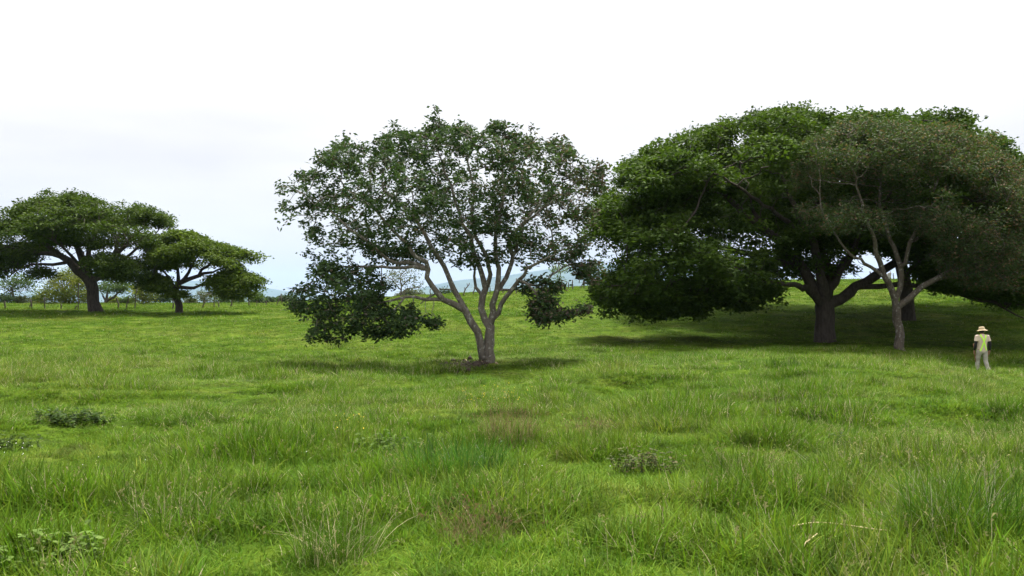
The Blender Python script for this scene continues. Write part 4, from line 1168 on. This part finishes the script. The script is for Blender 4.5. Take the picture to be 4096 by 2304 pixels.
person()

# ------------------------------------------------------------------ grass
def blade_mesh(name, r, n, rad, h0, h1, w0, w1, lean=0.35, curl=0.5, straw=0.0, seg=3, seed_heads=0.0, tones=None):
    V, F3, F4, T, MI3, MI4 = [], [], [], [], [], []
    nv = 0
    faces, mi = [], []
    for i in range(n):
        a = r.uniform(0, 2 * math.pi); d = rad * math.sqrt(r.random())
        b = np.array([d * math.cos(a), d * math.sin(a), -0.03])
        az = r.uniform(0, 2 * math.pi) if r.random() < 0.5 else a + r.normal(0, 0.7)
        h = r.uniform(h0, h1); w = r.uniform(w0, w1)
        ln = abs(r.normal(0, lean)); cu = r.uniform(0, curl)
        od = np.array([math.cos(az), math.sin(az), 0]); sd = np.array([-math.sin(az + r.normal(0, 0.5)), math.cos(az), 0])
        is_s = r.random() < straw
        pts = []
        for k in range(seg + 1):
            f = k / seg
            ang = ln + cu * f * 1.3
            pts.append((f, ang))
        c = b.copy(); cs = [c.copy()]
        for k in range(seg):
            ang = ln + cu * (k + 0.5) / seg * 1.6
            c = c + (od * math.sin(ang) + np.array([0, 0, math.cos(ang)])) * (h / seg); cs.append(c.copy())
        tone = np.array((0.46, 0.40, 0.25)) * r.uniform(0.6, 1.1) if is_s else np.array((1.0, 1.0, 1.0)) * r.uniform(0.65, 1.3) * np.array((r.uniform(0.85, 1.25), 1.0, r.uniform(0.8, 1.3)))
        if is_s: w *= 0.6
        idx = []
        for k in range(seg):
            ww = w * (1.0 - 0.55 * (k / seg) ** 1.5)
            V.append(cs[k] - sd * ww / 2); V.append(cs[k] + sd * ww / 2); T += [tone, tone]; idx.append((nv, nv + 1)); nv += 2
        V.append(cs[seg]); T.append(tone); tip = nv; nv += 1
        for k in range(seg - 1):
            F4.append((idx[k][0], idx[k][1], idx[k + 1][1], idx[k + 1][0])); MI4.append(int(is_s))
        F3.append((idx[-1][0], idx[-1][1], tip)); MI3.append(int(is_s))
        if is_s and r.random() < seed_heads:
            for q in range(4):
                p = cs[seg] - (cs[seg] - cs[seg - 1]) * (q * 0.22)
                o_ = r.normal(0, 1, 3) * 0.012; o_[2] = abs(o_[2]) + 0.01
                V += [p, p + o_ + [0.004, 0, 0], p + o_ * 0.4 + [-0.005, 0.004, 0.012]]
                tt = np.array((0.30, 0.29, 0.12)) * r.uniform(0.7, 1.2)
                T += [tt, tt, tt]; F3.append((nv, nv + 1, nv + 2)); MI3.append(1); nv += 3
    me = mesh_np(name, np.array(V), [np.array(F4).reshape(-1, 4), np.array(F3)], None, None, True, np.array(T), [M_BLADE, M_STRAW], MI4 + MI3)
    return me

GR = np.random.default_rng(77)
tufts = []
def add_tuft(*a, **k):
    o = blade_mesh('tuft_%02d' % len(tufts), GR, *a, **k)
    COL.objects.unlink(o)
    tufts.append(o); return len(tufts) - 1
NEAR = [add_tuft(50, 0.17, 0.08, 0.22, 0.004, 0.011, 0.55, 1.0, 0.03) for _ in range(6)]
LONG = [add_tuft(46, 0.16, 0.16, 0.38, 0.004, 0.011, 0.5, 1.1, 0.04, 4, 0.15) for _ in range(5)]
STALK = [add_tuft(12, 0.18, 0.22, 0.50, 0.002, 0.0035, 0.4, 0.6, 0.55, 4, 0.25) for _ in range(4)]
MID = [add_tuft(60, 0.30, 0.08, 0.22, 0.008, 0.016, 0.6, 0.9, 0.03) for _ in range(5)]
MIDL = [add_tuft(46, 0.26, 0.16, 0.40, 0.007, 0.013, 0.5, 0.9, 0.14) for _ in range(4)]
FAR = [add_tuft(60, 0.62, 0.08, 0.20, 0.020, 0.036, 0.5, 0.6, 0.03) for _ in range(5)]
tcol = bpy.data.collections.new('tuft_sources')
for o in tufts: tcol.objects.link(o)

pts_l, rot_l, scl_l, idx_l = [], [], [], []
def scatter(n, y0, y1, tmax, choose, smin, smax, xmin=0.0):
    y = np.sqrt(GR.uniform(y0 * y0, y1 * y1, n)) if y0 > 0 else GR.uniform(y0, y1, n)
    x = GR.uniform(-1, 1, n) * np.maximum(tmax * np.maximum(y, 0), xmin)
    z = height(x, y)
    lush = 0.55 * vnoise(x / 3.1 + 11, y / 2.3 + 5, 5) + 0.9 * vnoise(x / 1.1, y / 0.85, 6)
    idx, hs = choose(x, y, lush)
    s = GR.uniform(smin, smax, n) * (0.82 + 0.7 * np.clip(lush + 0.2, -0.4, 0.7))
    hs = hs * np.interp(y, [0, 12, 22, 45], [0.88, 0.85, 0.72, 0.62])
    # grazed short where cattle rest under the trees
    mt = P(1945, 0, 34.0); bt = P(3310, 0, 52.0)
    hs = hs * np.where(np.hypot(x - mt[0], (y - 34.0)) < 3.5, 0.5, 1.0) * np.where((np.abs(x - bt[0]) < 16) & (y > 43) & (y < 80), 0.55, 1.0)
    keep = idx >= 0
    pts_l.append(np.stack([x, y, z], 1)[keep])
    rot_l.append(np.stack([GR.normal(0, 0.08, n), GR.normal(0, 0.08, n), GR.uniform(0, 6.28, n)], 1)[keep])
    scl_l.append(np.stack([s, s, s * hs], 1)[keep])
    idx_l.append(idx[keep])
def pick(ids, n): return np.array(ids)[GR.integers(0, len(ids), n)]
def dryness(x, y):
    # straw-rich belts: left middle distance and the right-hand flank
    d = vnoise(x / 5 + 3, y / 4 + 9, 7) + 0.5 * vnoise(x / 1.7, y / 1.5, 9)
    t = x / np.maximum(y, 3)
    return d + 0.30 * np.exp(-((t + 0.28) / 0.25) ** 2) * np.clip((y - 5) / 4, 0, 1) + 0.18 * np.exp(-((t - 0.5) / 0.18) ** 2)
def ch_near(x, y, lush):
    n = len(x); i = pick(NEAR, n); d = dryness(x, y)
    m = lush > 0.10; i[m] = pick(LONG, m.sum())
    m = (d > 0.22) & (GR.random(n) < 0.12); i[m] = pick(STALK, m.sum())
    m = GR.random(n) < 0.008; i[m] = pick(STALK, m.sum())
    return i, np.clip(0.82 + 0.8 * lush, 0.45, 1.2)
def ch_mid(x, y, lush):
    n = len(x); i = pick(MID, n); d = dryness(x, y)
    m = (lush > 0.12) | ((d > 0.2) & (GR.random(n) < 0.5)); i[m] = pick(MIDL, m.sum())
    m = (d > 0.2) & (GR.random(n) < 0.10); i[m] = pick(STALK, m.sum())
    return i, np.clip(0.82 + 0.8 * lush, 0.45, 1.2)
def ch_far(x, y, lush):
    n = len(x); i = pick(FAR, n)
    m = (lush > 0.25) & (y < 60); i[m] = pick(MIDL, m.sum())
    return i, np.full(n, 1.0)
scatter(1200, 0.3, 3.5, 0.0, ch_near, 0.8, 1.2, 4.5)
scatter(7600, 3.5, 13, 0.70, ch_near, 0.8, 1.25)
scatter(11500, 12.5, 24, 0.68, ch_mid, 0.75, 1.15)
scatter(12000, 23, 42, 0.66, ch_mid, 0.9, 1.5)
scatter(15000, 40, 75, 0.66, ch_far, 0.6, 1.1)
scatter(19000, 74, 135, 0.66, ch_far, 0.9, 1.6)
PTS = np.vstack(pts_l); ROT = np.vstack(rot_l); SCL = np.vstack(scl_l); IDX = np.concatenate(idx_l)
# nothing grows inside trunks or under the boots
gme = bpy.data.meshes.new('grass')
gme.vertices.add(len(PTS)); gme.vertices.foreach_set('co', PTS.astype(np.float32).ravel())
for nm, ty, arr in (('rot', 'FLOAT_VECTOR', ROT), ('scl', 'FLOAT_VECTOR', SCL)):
    a = gme.attributes.new(nm, ty, 'POINT'); a.data.foreach_set('vector', arr.astype(np.float32).ravel())
a = gme.attributes.new('idx', 'INT', 'POINT'); a.data.foreach_set('value', IDX.astype(np.int32))
grass = bpy.data.objects.new('grass', gme); COL.objects.link(grass)
tag(grass, 'long green pasture grass with straw-coloured seed stalks', 'grass', kind='stuff')
ng = bpy.data.node_groups.new('grass_field', 'GeometryNodeTree')
ng.interface.new_socket('Geometry', in_out='INPUT', socket_type='NodeSocketGeometry')
ng.interface.new_socket('Geometry', in_out='OUTPUT', socket_type='NodeSocketGeometry')
gi = ng.nodes.new('NodeGroupInput'); go = ng.nodes.new('NodeGroupOutput')
iop = ng.nodes.new('GeometryNodeInstanceOnPoints')
ci = ng.nodes.new('GeometryNodeCollectionInfo'); ci.inputs['Collection'].default_value = tcol
ci.inputs['Separate Children'].default_value = True; ci.inputs['Reset Children'].default_value = True
def nattr(nm, ty):
    n = ng.nodes.new('GeometryNodeInputNamedAttribute'); n.data_type = ty; n.inputs['Name'].default_value = nm; return n
e2r = ng.nodes.new('FunctionNodeEulerToRotation')
nr_ = nattr('rot', 'FLOAT_VECTOR'); ns_ = nattr('scl', 'FLOAT_VECTOR'); ni_ = nattr('idx', 'INT')
Lk = ng.links.new
Lk(gi.outputs[0], iop.inputs['Points']); Lk(ci.outputs[0], iop.inputs['Instance'])
iop.inputs['Pick Instance'].default_value = True
Lk(ni_.outputs['Attribute'], iop.inputs['Instance Index'])
Lk(nr_.outputs['Attribute'], e2r.inputs[0]); Lk(e2r.outputs[0], iop.inputs['Rotation'])
Lk(ns_.outputs['Attribute'], iop.inputs['Scale'])
Lk(iop.outputs[0], go.inputs[0])
gm = grass.modifiers.new('field', 'NODES'); gm.node_group = ng

# ------------------------------------------------------------------ tussocks, weeds, stalks and litter
def on_ground(px, py):
    v = py / 4.0
    lo = 3.0
    Y = np.arange(3.0, 140, 0.05)
    x = (px / 4 - 512) / FPX * Y
    vv = VH - (height(x, Y) - ZC) * FPX / Y
    i = int(np.argmax(vv <= v)) if (vv <= v).any() else len(Y) - 1
    return x[i], Y[i], gz(x[i], Y[i])

def tussock(name, label, px, py, seed, n, rad, h0, h1, w0, w1, lean, curl, straw, tone=(1, 1, 1), cat='grass clump', group=None):
    r = np.random.default_rng(seed)
    o = blade_mesh(name, r, n, rad, h0, h1, w0, w1, lean, curl, straw, 5, 0.3)
    c = o.data.color_attributes['tint']
    arr = np.zeros(len(c.data) * 4, np.float32); c.data.foreach_get('color', arr)
    arr = arr.reshape(-1, 4); arr[:, :3] *= tone; c.data.foreach_set('color', arr.ravel())
    o.location = on_ground(px, py)
    tag(o, label, cat, group)
    return o
TG_ = 'grass tussocks in the foreground'
tussock('grass_tussock', 'large dark arching grass tussock in the right foreground corner', 3860, 2190, 1, 900, 0.34, 0.35, 0.75, 0.004, 0.008, 0.5, 1.0, 0.10, (0.62, 0.72, 0.75), group=TG_)
tussock('grass_tussock', 'rounded brownish-green tussock right of the picture centre in the foreground', 2975, 1930, 2, 520, 0.26, 0.2, 0.5, 0.004, 0.007, 0.5, 0.9, 0.22, (0.75, 0.75, 0.7), group=TG_)
tussock('grass_tussock', 'bluish-green long-bladed tussock below the dry brown clump', 1820, 1940, 3, 700, 0.50, 0.3, 0.62, 0.006, 0.011, 0.35, 0.8, 0.02, (0.62, 0.85, 1.1), group=TG_)
tussock('grass_tussock', 'dark drooping tussock in the right foreground above the big corner one', 3420, 1930, 4, 460, 0.36, 0.25, 0.55, 0.004, 0.007, 0.5, 1.0, 0.12, (0.7, 0.8, 0.85), group=TG_)
tussock('grass_tussock', 'pale straw-tipped tussock in the left foreground', 690, 2120, 5, 460, 0.30, 0.22, 0.52, 0.003, 0.006, 0.5, 0.9, 0.25, (0.9, 0.9, 0.9), group=TG_)
tussock('grass_tussock', 'straw-mixed tussock at the lower edge left of centre', 1330, 2240, 6, 420, 0.26, 0.22, 0.50, 0.003, 0.006, 0.45, 0.9, 0.22, (0.95, 0.95, 0.9), group=TG_)
tussock('grass_tussock', 'small dark tussock in the middle distance below the big tree\'s trunk', 3130, 1475, 7, 420, 0.5, 0.25, 0.5, 0.010, 0.018, 0.4, 0.8, 0.1, (0.6, 0.7, 0.7), group=TG_)
tussock('dry_grass_clump', 'dry brown stemmy clump standing in the green grass at centre', 2045, 1790, 8, 420, 0.36, 0.3, 0.72, 0.003, 0.006, 0.3, 0.5, 0.85, (0.55, 0.45, 0.42))
tussock('dry_grass_clump', 'low brown dry patch of stems right of the taller dry clump', 2370, 1735, 9, 320, 0.40, 0.15, 0.36, 0.004, 0.007, 0.6, 0.9, 0.8, (0.5, 0.42, 0.40))
tussock('dry_grass_clump', 'brown dry stems near the lower picture edge at centre', 1905, 2170, 10, 260, 0.24, 0.15, 0.42, 0.0025, 0.004, 0.5, 0.8, 0.8, (0.5, 0.42, 0.38))
tussock('dry_grass_clump', 'dark brown matted patch in the right middle distance', 3010, 1605, 11, 380, 0.55, 0.12, 0.30, 0.006, 0.010, 0.7, 0.9, 0.5, (0.5, 0.5, 0.45))
r_ = np.random.default_rng(90)
M_WEED = leaf_mat('weed_leaf', 0.35, 0.7, 0.1)
def weed(label, px, py, seed, stems, spread, hgt, leaf_l, cols, group=None):
    r = np.random.default_rng(seed)
    g = on_ground(px, py)
    root = empty('broadleaf_weed', g); tag(root, label, 'weed', group)
    SV, SF, nv = [], [], 0
    C, LV, LF, LT, nl = [], [], [], [], 0
    for i in range(stems):
        a = r.uniform(0, 6.28); d = spread * math.sqrt(r.random())
        bx, by = g[0] + d * math.cos(a), g[1] + d * math.sin(a) * 0.8
        bz = gz(bx, by) - 0.03
        az = r.uniform(0, 6.28); ln = r.uniform(0.1, 0.6); h = hgt * r.uniform(0.55, 1.1)
        pts = np.array([[bx + math.cos(az) * ln * h * f * f, by + math.sin(az) * ln * h * f * f, bz + h * f * (1 - 0.2 * f * ln)] for f in np.linspace(0, 1, 6)])
        v, f = tubes(pts, np.arange(-1, 5), np.linspace(0.005, 0.002, 6), np.ones(6, bool))
        SV.append(v); SF.append(f + nv); nv += len(v)
        for q in range(2, 6):
            for s_ in range(3):
                b = pts[q]; aa = r.uniform(0, 6.28); L_ = leaf_l * r.uniform(0.6, 1.2)
                ax = np.array([math.cos(aa), math.sin(aa), r.uniform(-0.3, 0.4)]); ax /= np.linalg.norm(ax)
                sd = np.array([-math.sin(aa), math.cos(aa), r.normal(0, 0.25)])
                up = np.cross(ax, sd)
                w = L_ * 0.33
                p = [b, b + ax * L_ * 0.35 + sd * w, b + ax * L_ * 0.75 + sd * w * 0.75 - up * L_ * 0.06, b + ax * L_ * 1.05 - up * L_ * 0.18, b + ax * L_ * 0.75 - sd * w * 0.75 - up * L_ * 0.06, b + ax * L_ * 0.35 - sd * w, b + ax * L_ * 0.5 - up * L_ * 0.05]
                LV += p
                LF += [(nl, nl + 1, nl + 6), (nl + 1, nl + 2, nl + 6), (nl + 2, nl + 3, nl + 6), (nl + 3, nl + 4, nl + 6), (nl + 4, nl + 5, nl + 6), (nl + 5, nl, nl + 6)]
                c = np.array(cols[r.integers(0, len(cols))]) * r.uniform(0.75, 1.25)
                LT += [c] * 7; nl += 7
    tag(mesh_np('stems', np.vstack(SV), np.vstack(SF), M_WEED, root, True, np.full((nv, 3), 0.08) * [0.8, 1.1, 0.5]), kind='stuff')
    tag(mesh_np('leaves', np.array(LV), np.array(LF), M_WEED, root, True, np.array(LT)), kind='stuff')
WG = 'broadleaf weeds in the pasture'
weed('dark green broadleaf weed patch left of the bluish-green tussock', 1530, 1850, 1, 70, 0.50, 0.36, 0.055, [(0.045, 0.085, 0.012), (0.065, 0.115, 0.018), (0.095, 0.15, 0.025)], WG)
weed('pale green leafy weed at the lower left corner of the picture', 230, 2300, 2, 46, 0.30, 0.30, 0.055, [(0.085, 0.14, 0.025), (0.11, 0.18, 0.035), (0.14, 0.21, 0.045)], WG)
weed('dark weed patch alone in the left middle distance', 290, 1690, 3, 60, 0.55, 0.26, 0.07, [(0.035, 0.065, 0.014), (0.05, 0.09, 0.02)], WG)
weed('dark low weed patch at the left picture edge', 40, 1810, 4, 40, 0.40, 0.26, 0.05, [(0.04, 0.07, 0.012), (0.06, 0.10, 0.016)], WG)
weed('small dark weed by the right tussocks in mid foreground', 3315, 1800, 5, 34, 0.30, 0.28, 0.05, [(0.04, 0.07, 0.014), (0.065, 0.11, 0.02)], WG)
weed('brownish dark weed patch left of the brownish-green tussock', 2590, 1890, 6, 44, 0.40, 0.28, 0.045, [(0.055, 0.075, 0.02), (0.075, 0.095, 0.025), (0.095, 0.085, 0.035)], WG)

def stalk(name, label, pts, mat, r0, r1, lift, cat, group=None):
    q = []
    for i, (a, b) in enumerate(pts):
        g = on_ground(a, b); q.append((g[0], g[1], g[2] + lift))
    # keep the whole stalk smooth over the turf
    q = np.array(q); q = resample(q, 0.06)
    kk = np.ones(5) / 5
    for ax in range(3): q[2:-2, ax] = np.convolve(q[:, ax], kk, 'valid')
    return tube_obj(name, q, r0, r1, mat, None, label, cat, group, (6, 6, 5, 5))
M_DRY = plain_mat('dry_stalk', (0.42, 0.34, 0.18), (0.58, 0.48, 0.28), 14)
c6 = conv(2400, 1350, 1.519)
stalk('dry_stalk', 'long curved dry stalk lying on the grass in the right foreground', [(a, b + 60) for a, b in c6([(1175, 1245), (1240, 1225), (1320, 1208), (1420, 1212), (1500, 1235), (1620, 1260), (1745, 1272)])], M_DRY, 0.006, 0.003, 0.20, 'stalk', 'dry stalks lying on the grass')
stalk('dry_stalk', 'short crooked dry stalk below the long curved one', [(a, b + 50) for a, b in c6([(1235, 1380), (1250, 1345), (1290, 1325), (1320, 1290)])], M_DRY, 0.005, 0.003, 0.18, 'stalk', 'dry stalks lying on the grass')
c6b = conv(1700, 1300, 5.152)
M_STK = plain_mat('fallen_wood', (0.20, 0.15, 0.09), (0.34, 0.27, 0.18), 10)
for lab, pts in (('pale broken stick lying nearest the left side of the middle trunk', [(835, 765), (860, 795), (885, 830)]),
                 ('reddish brown stick lying in the bare soil left of the middle trunk', [(668, 830), (685, 880), (712, 915)]),
                 ('short pale stick lying right below the middle trunk', [(1130, 768), (1160, 795), (1185, 818)]),
                 ('bent pale stick lying right of the middle trunk', [(1455, 850), (1468, 825), (1505, 862)])):
    stalk('fallen_stick', lab, c6b(pts), M_STK, 0.028, 0.018, 0.10, 'stick', 'sticks below the middle tree')
# bare soil clods left of the middle trunk
SV, SF, nv = [], [], 0
bm0 = bmesh.new(); bmesh.ops.create_icosphere(bm0, subdivisions=1, radius=1)
iv = np.array([v.co[:] for v in bm0.verts]); ifc = np.array([[v.index for v in f.verts] for f in bm0.faces]); bm0.free()
for i in range(150):
    px = 1700 + r_.normal(150, 42); py = 1300 + 190 - (px - 1850) * 0.10 + r_.normal(-22, 9)
    g = on_ground(px, py); sz = r_.uniform(0.04, 0.13)
    SV.append(iv * (sz * r_.uniform(0.6, 1.3, 3)) * r_.uniform(0.8, 1.2, (len(iv), 1)) + [g[0], g[1], g[2] + sz * 0.5]); SF.append(ifc + nv); nv += len(iv)
tag(mesh_np('soil_clods', np.vstack(SV), np.vstack(SF), plain_mat('dark_soil', (0.035, 0.026, 0.020), (0.08, 0.06, 0.046), 6), None, False), 'bare dark soil clods left of the middle trunk', 'soil', kind='stuff')
# old stump right behind the middle trunk
g = on_ground(1973, 1392)
tube_obj('stump', [(g[0], g[1] + 0.6, g[2] - 0.1), (g[0] - 0.01, g[1] + 0.6, g[2] + 0.2), (g[0] + 0.02, g[1] + 0.62, g[2] + 0.42)], 0.075, 0.055, M_POST, None, 'short dark stump close behind the right side of the middle trunk', 'stump')
# tiny flowers
def flowers(name, label, spots, col, size, lift):
    V, F, nv, MI = [], [], 0, []
    for px, py in spots:
        g = on_ground(px, py); h = lift * r_.uniform(0.8, 1.3)
        c = np.array([g[0], g[1], g[2] + h]); tilt = r_.normal(0, 0.35, 2)
        ring = [c]
        for q in range(10):
            a = q / 10 * 6.283; rr_ = size * (1.0 if q % 2 == 0 else 0.45)
            x_, y_ = rr_ * math.cos(a), rr_ * math.sin(a)
            ring.append(c + [x_, y_, x_ * tilt[0] + (y_ * (tilt[1] + 0.3)) + 0.004])
        V += ring; F += [(nv, nv + 1 + q, nv + 1 + (q + 1) % 10) for q in range(10)]; nv += 11; MI += [0] * 10 + [1]
        V += [c + [-0.0015, 0, 0], c + [0.0015, 0, 0], c + [0, 0, -h]]; F.append((nv, nv + 1, nv + 2)); nv += 3
    tag(mesh_np(name, np.array(V), np.array(F), None, None, True, None, [plain_mat(name + '_petal', tuple(0.8 * x for x in col), col, 20, 0.6), plain_mat(name + '_stem', (0.06, 0.12, 0.01), (0.09, 0.16, 0.02), 20)], MI), label, 'flowers', kind='stuff')
sp = [(1850 + r_.random() * 280, 1590 + r_.normal(0, 14) + r_.random() * 60) for _ in range(70)] + [(1340 + r_.random() * 120, 1740 + r_.normal(0, 18)) for _ in range(22)]
flowers('yellow_flowers', 'scattered tiny yellow flowers in the middle grass', sp, (0.75, 0.55, 0.03), 0.011, 0.22)
sp = [(r_.random() * 150, 1850 + r_.normal(0, 22)) for _ in range(12)] + [(r_.uniform(300, 4000), r_.uniform(1560, 2000)) for _ in range(40)]
flowers('white_flowers', 'scattered tiny white flowers in the grass', sp, (0.70, 0.70, 0.66), 0.007, 0.16)

# ------------------------------------------------------------------ haze
def haze():
    bm = bmesh.new()
    bmesh.ops.create_cube(bm, size=1)
    me = bpy.data.meshes.new('haze'); bm.to_mesh(me); bm.free()
    o = bpy.data.objects.new('haze', me); COL.objects.link(o)
    o.scale = (50000, 32000, 840); o.location = (0, 10000, 840 / 2 - 62)
    m, t = new_mat('haze_air')
    v = N(t, 'ShaderNodeVolumePrincipled')
    v.inputs['Color'].default_value = (0.50, 0.71, 1.0, 1)
    v.inputs['Density'].default_value = 0.000042
    v.inputs['Anisotropy'].default_value = 0.0
    ou = N(t, 'ShaderNodeOutputMaterial'); t.links.new(v.outputs[0], ou.inputs['Volume'])
    me.materials.append(m)
    tag(o, 'thin bluish haze over the pasture and mountains', 'haze', kind='stuff')
haze()
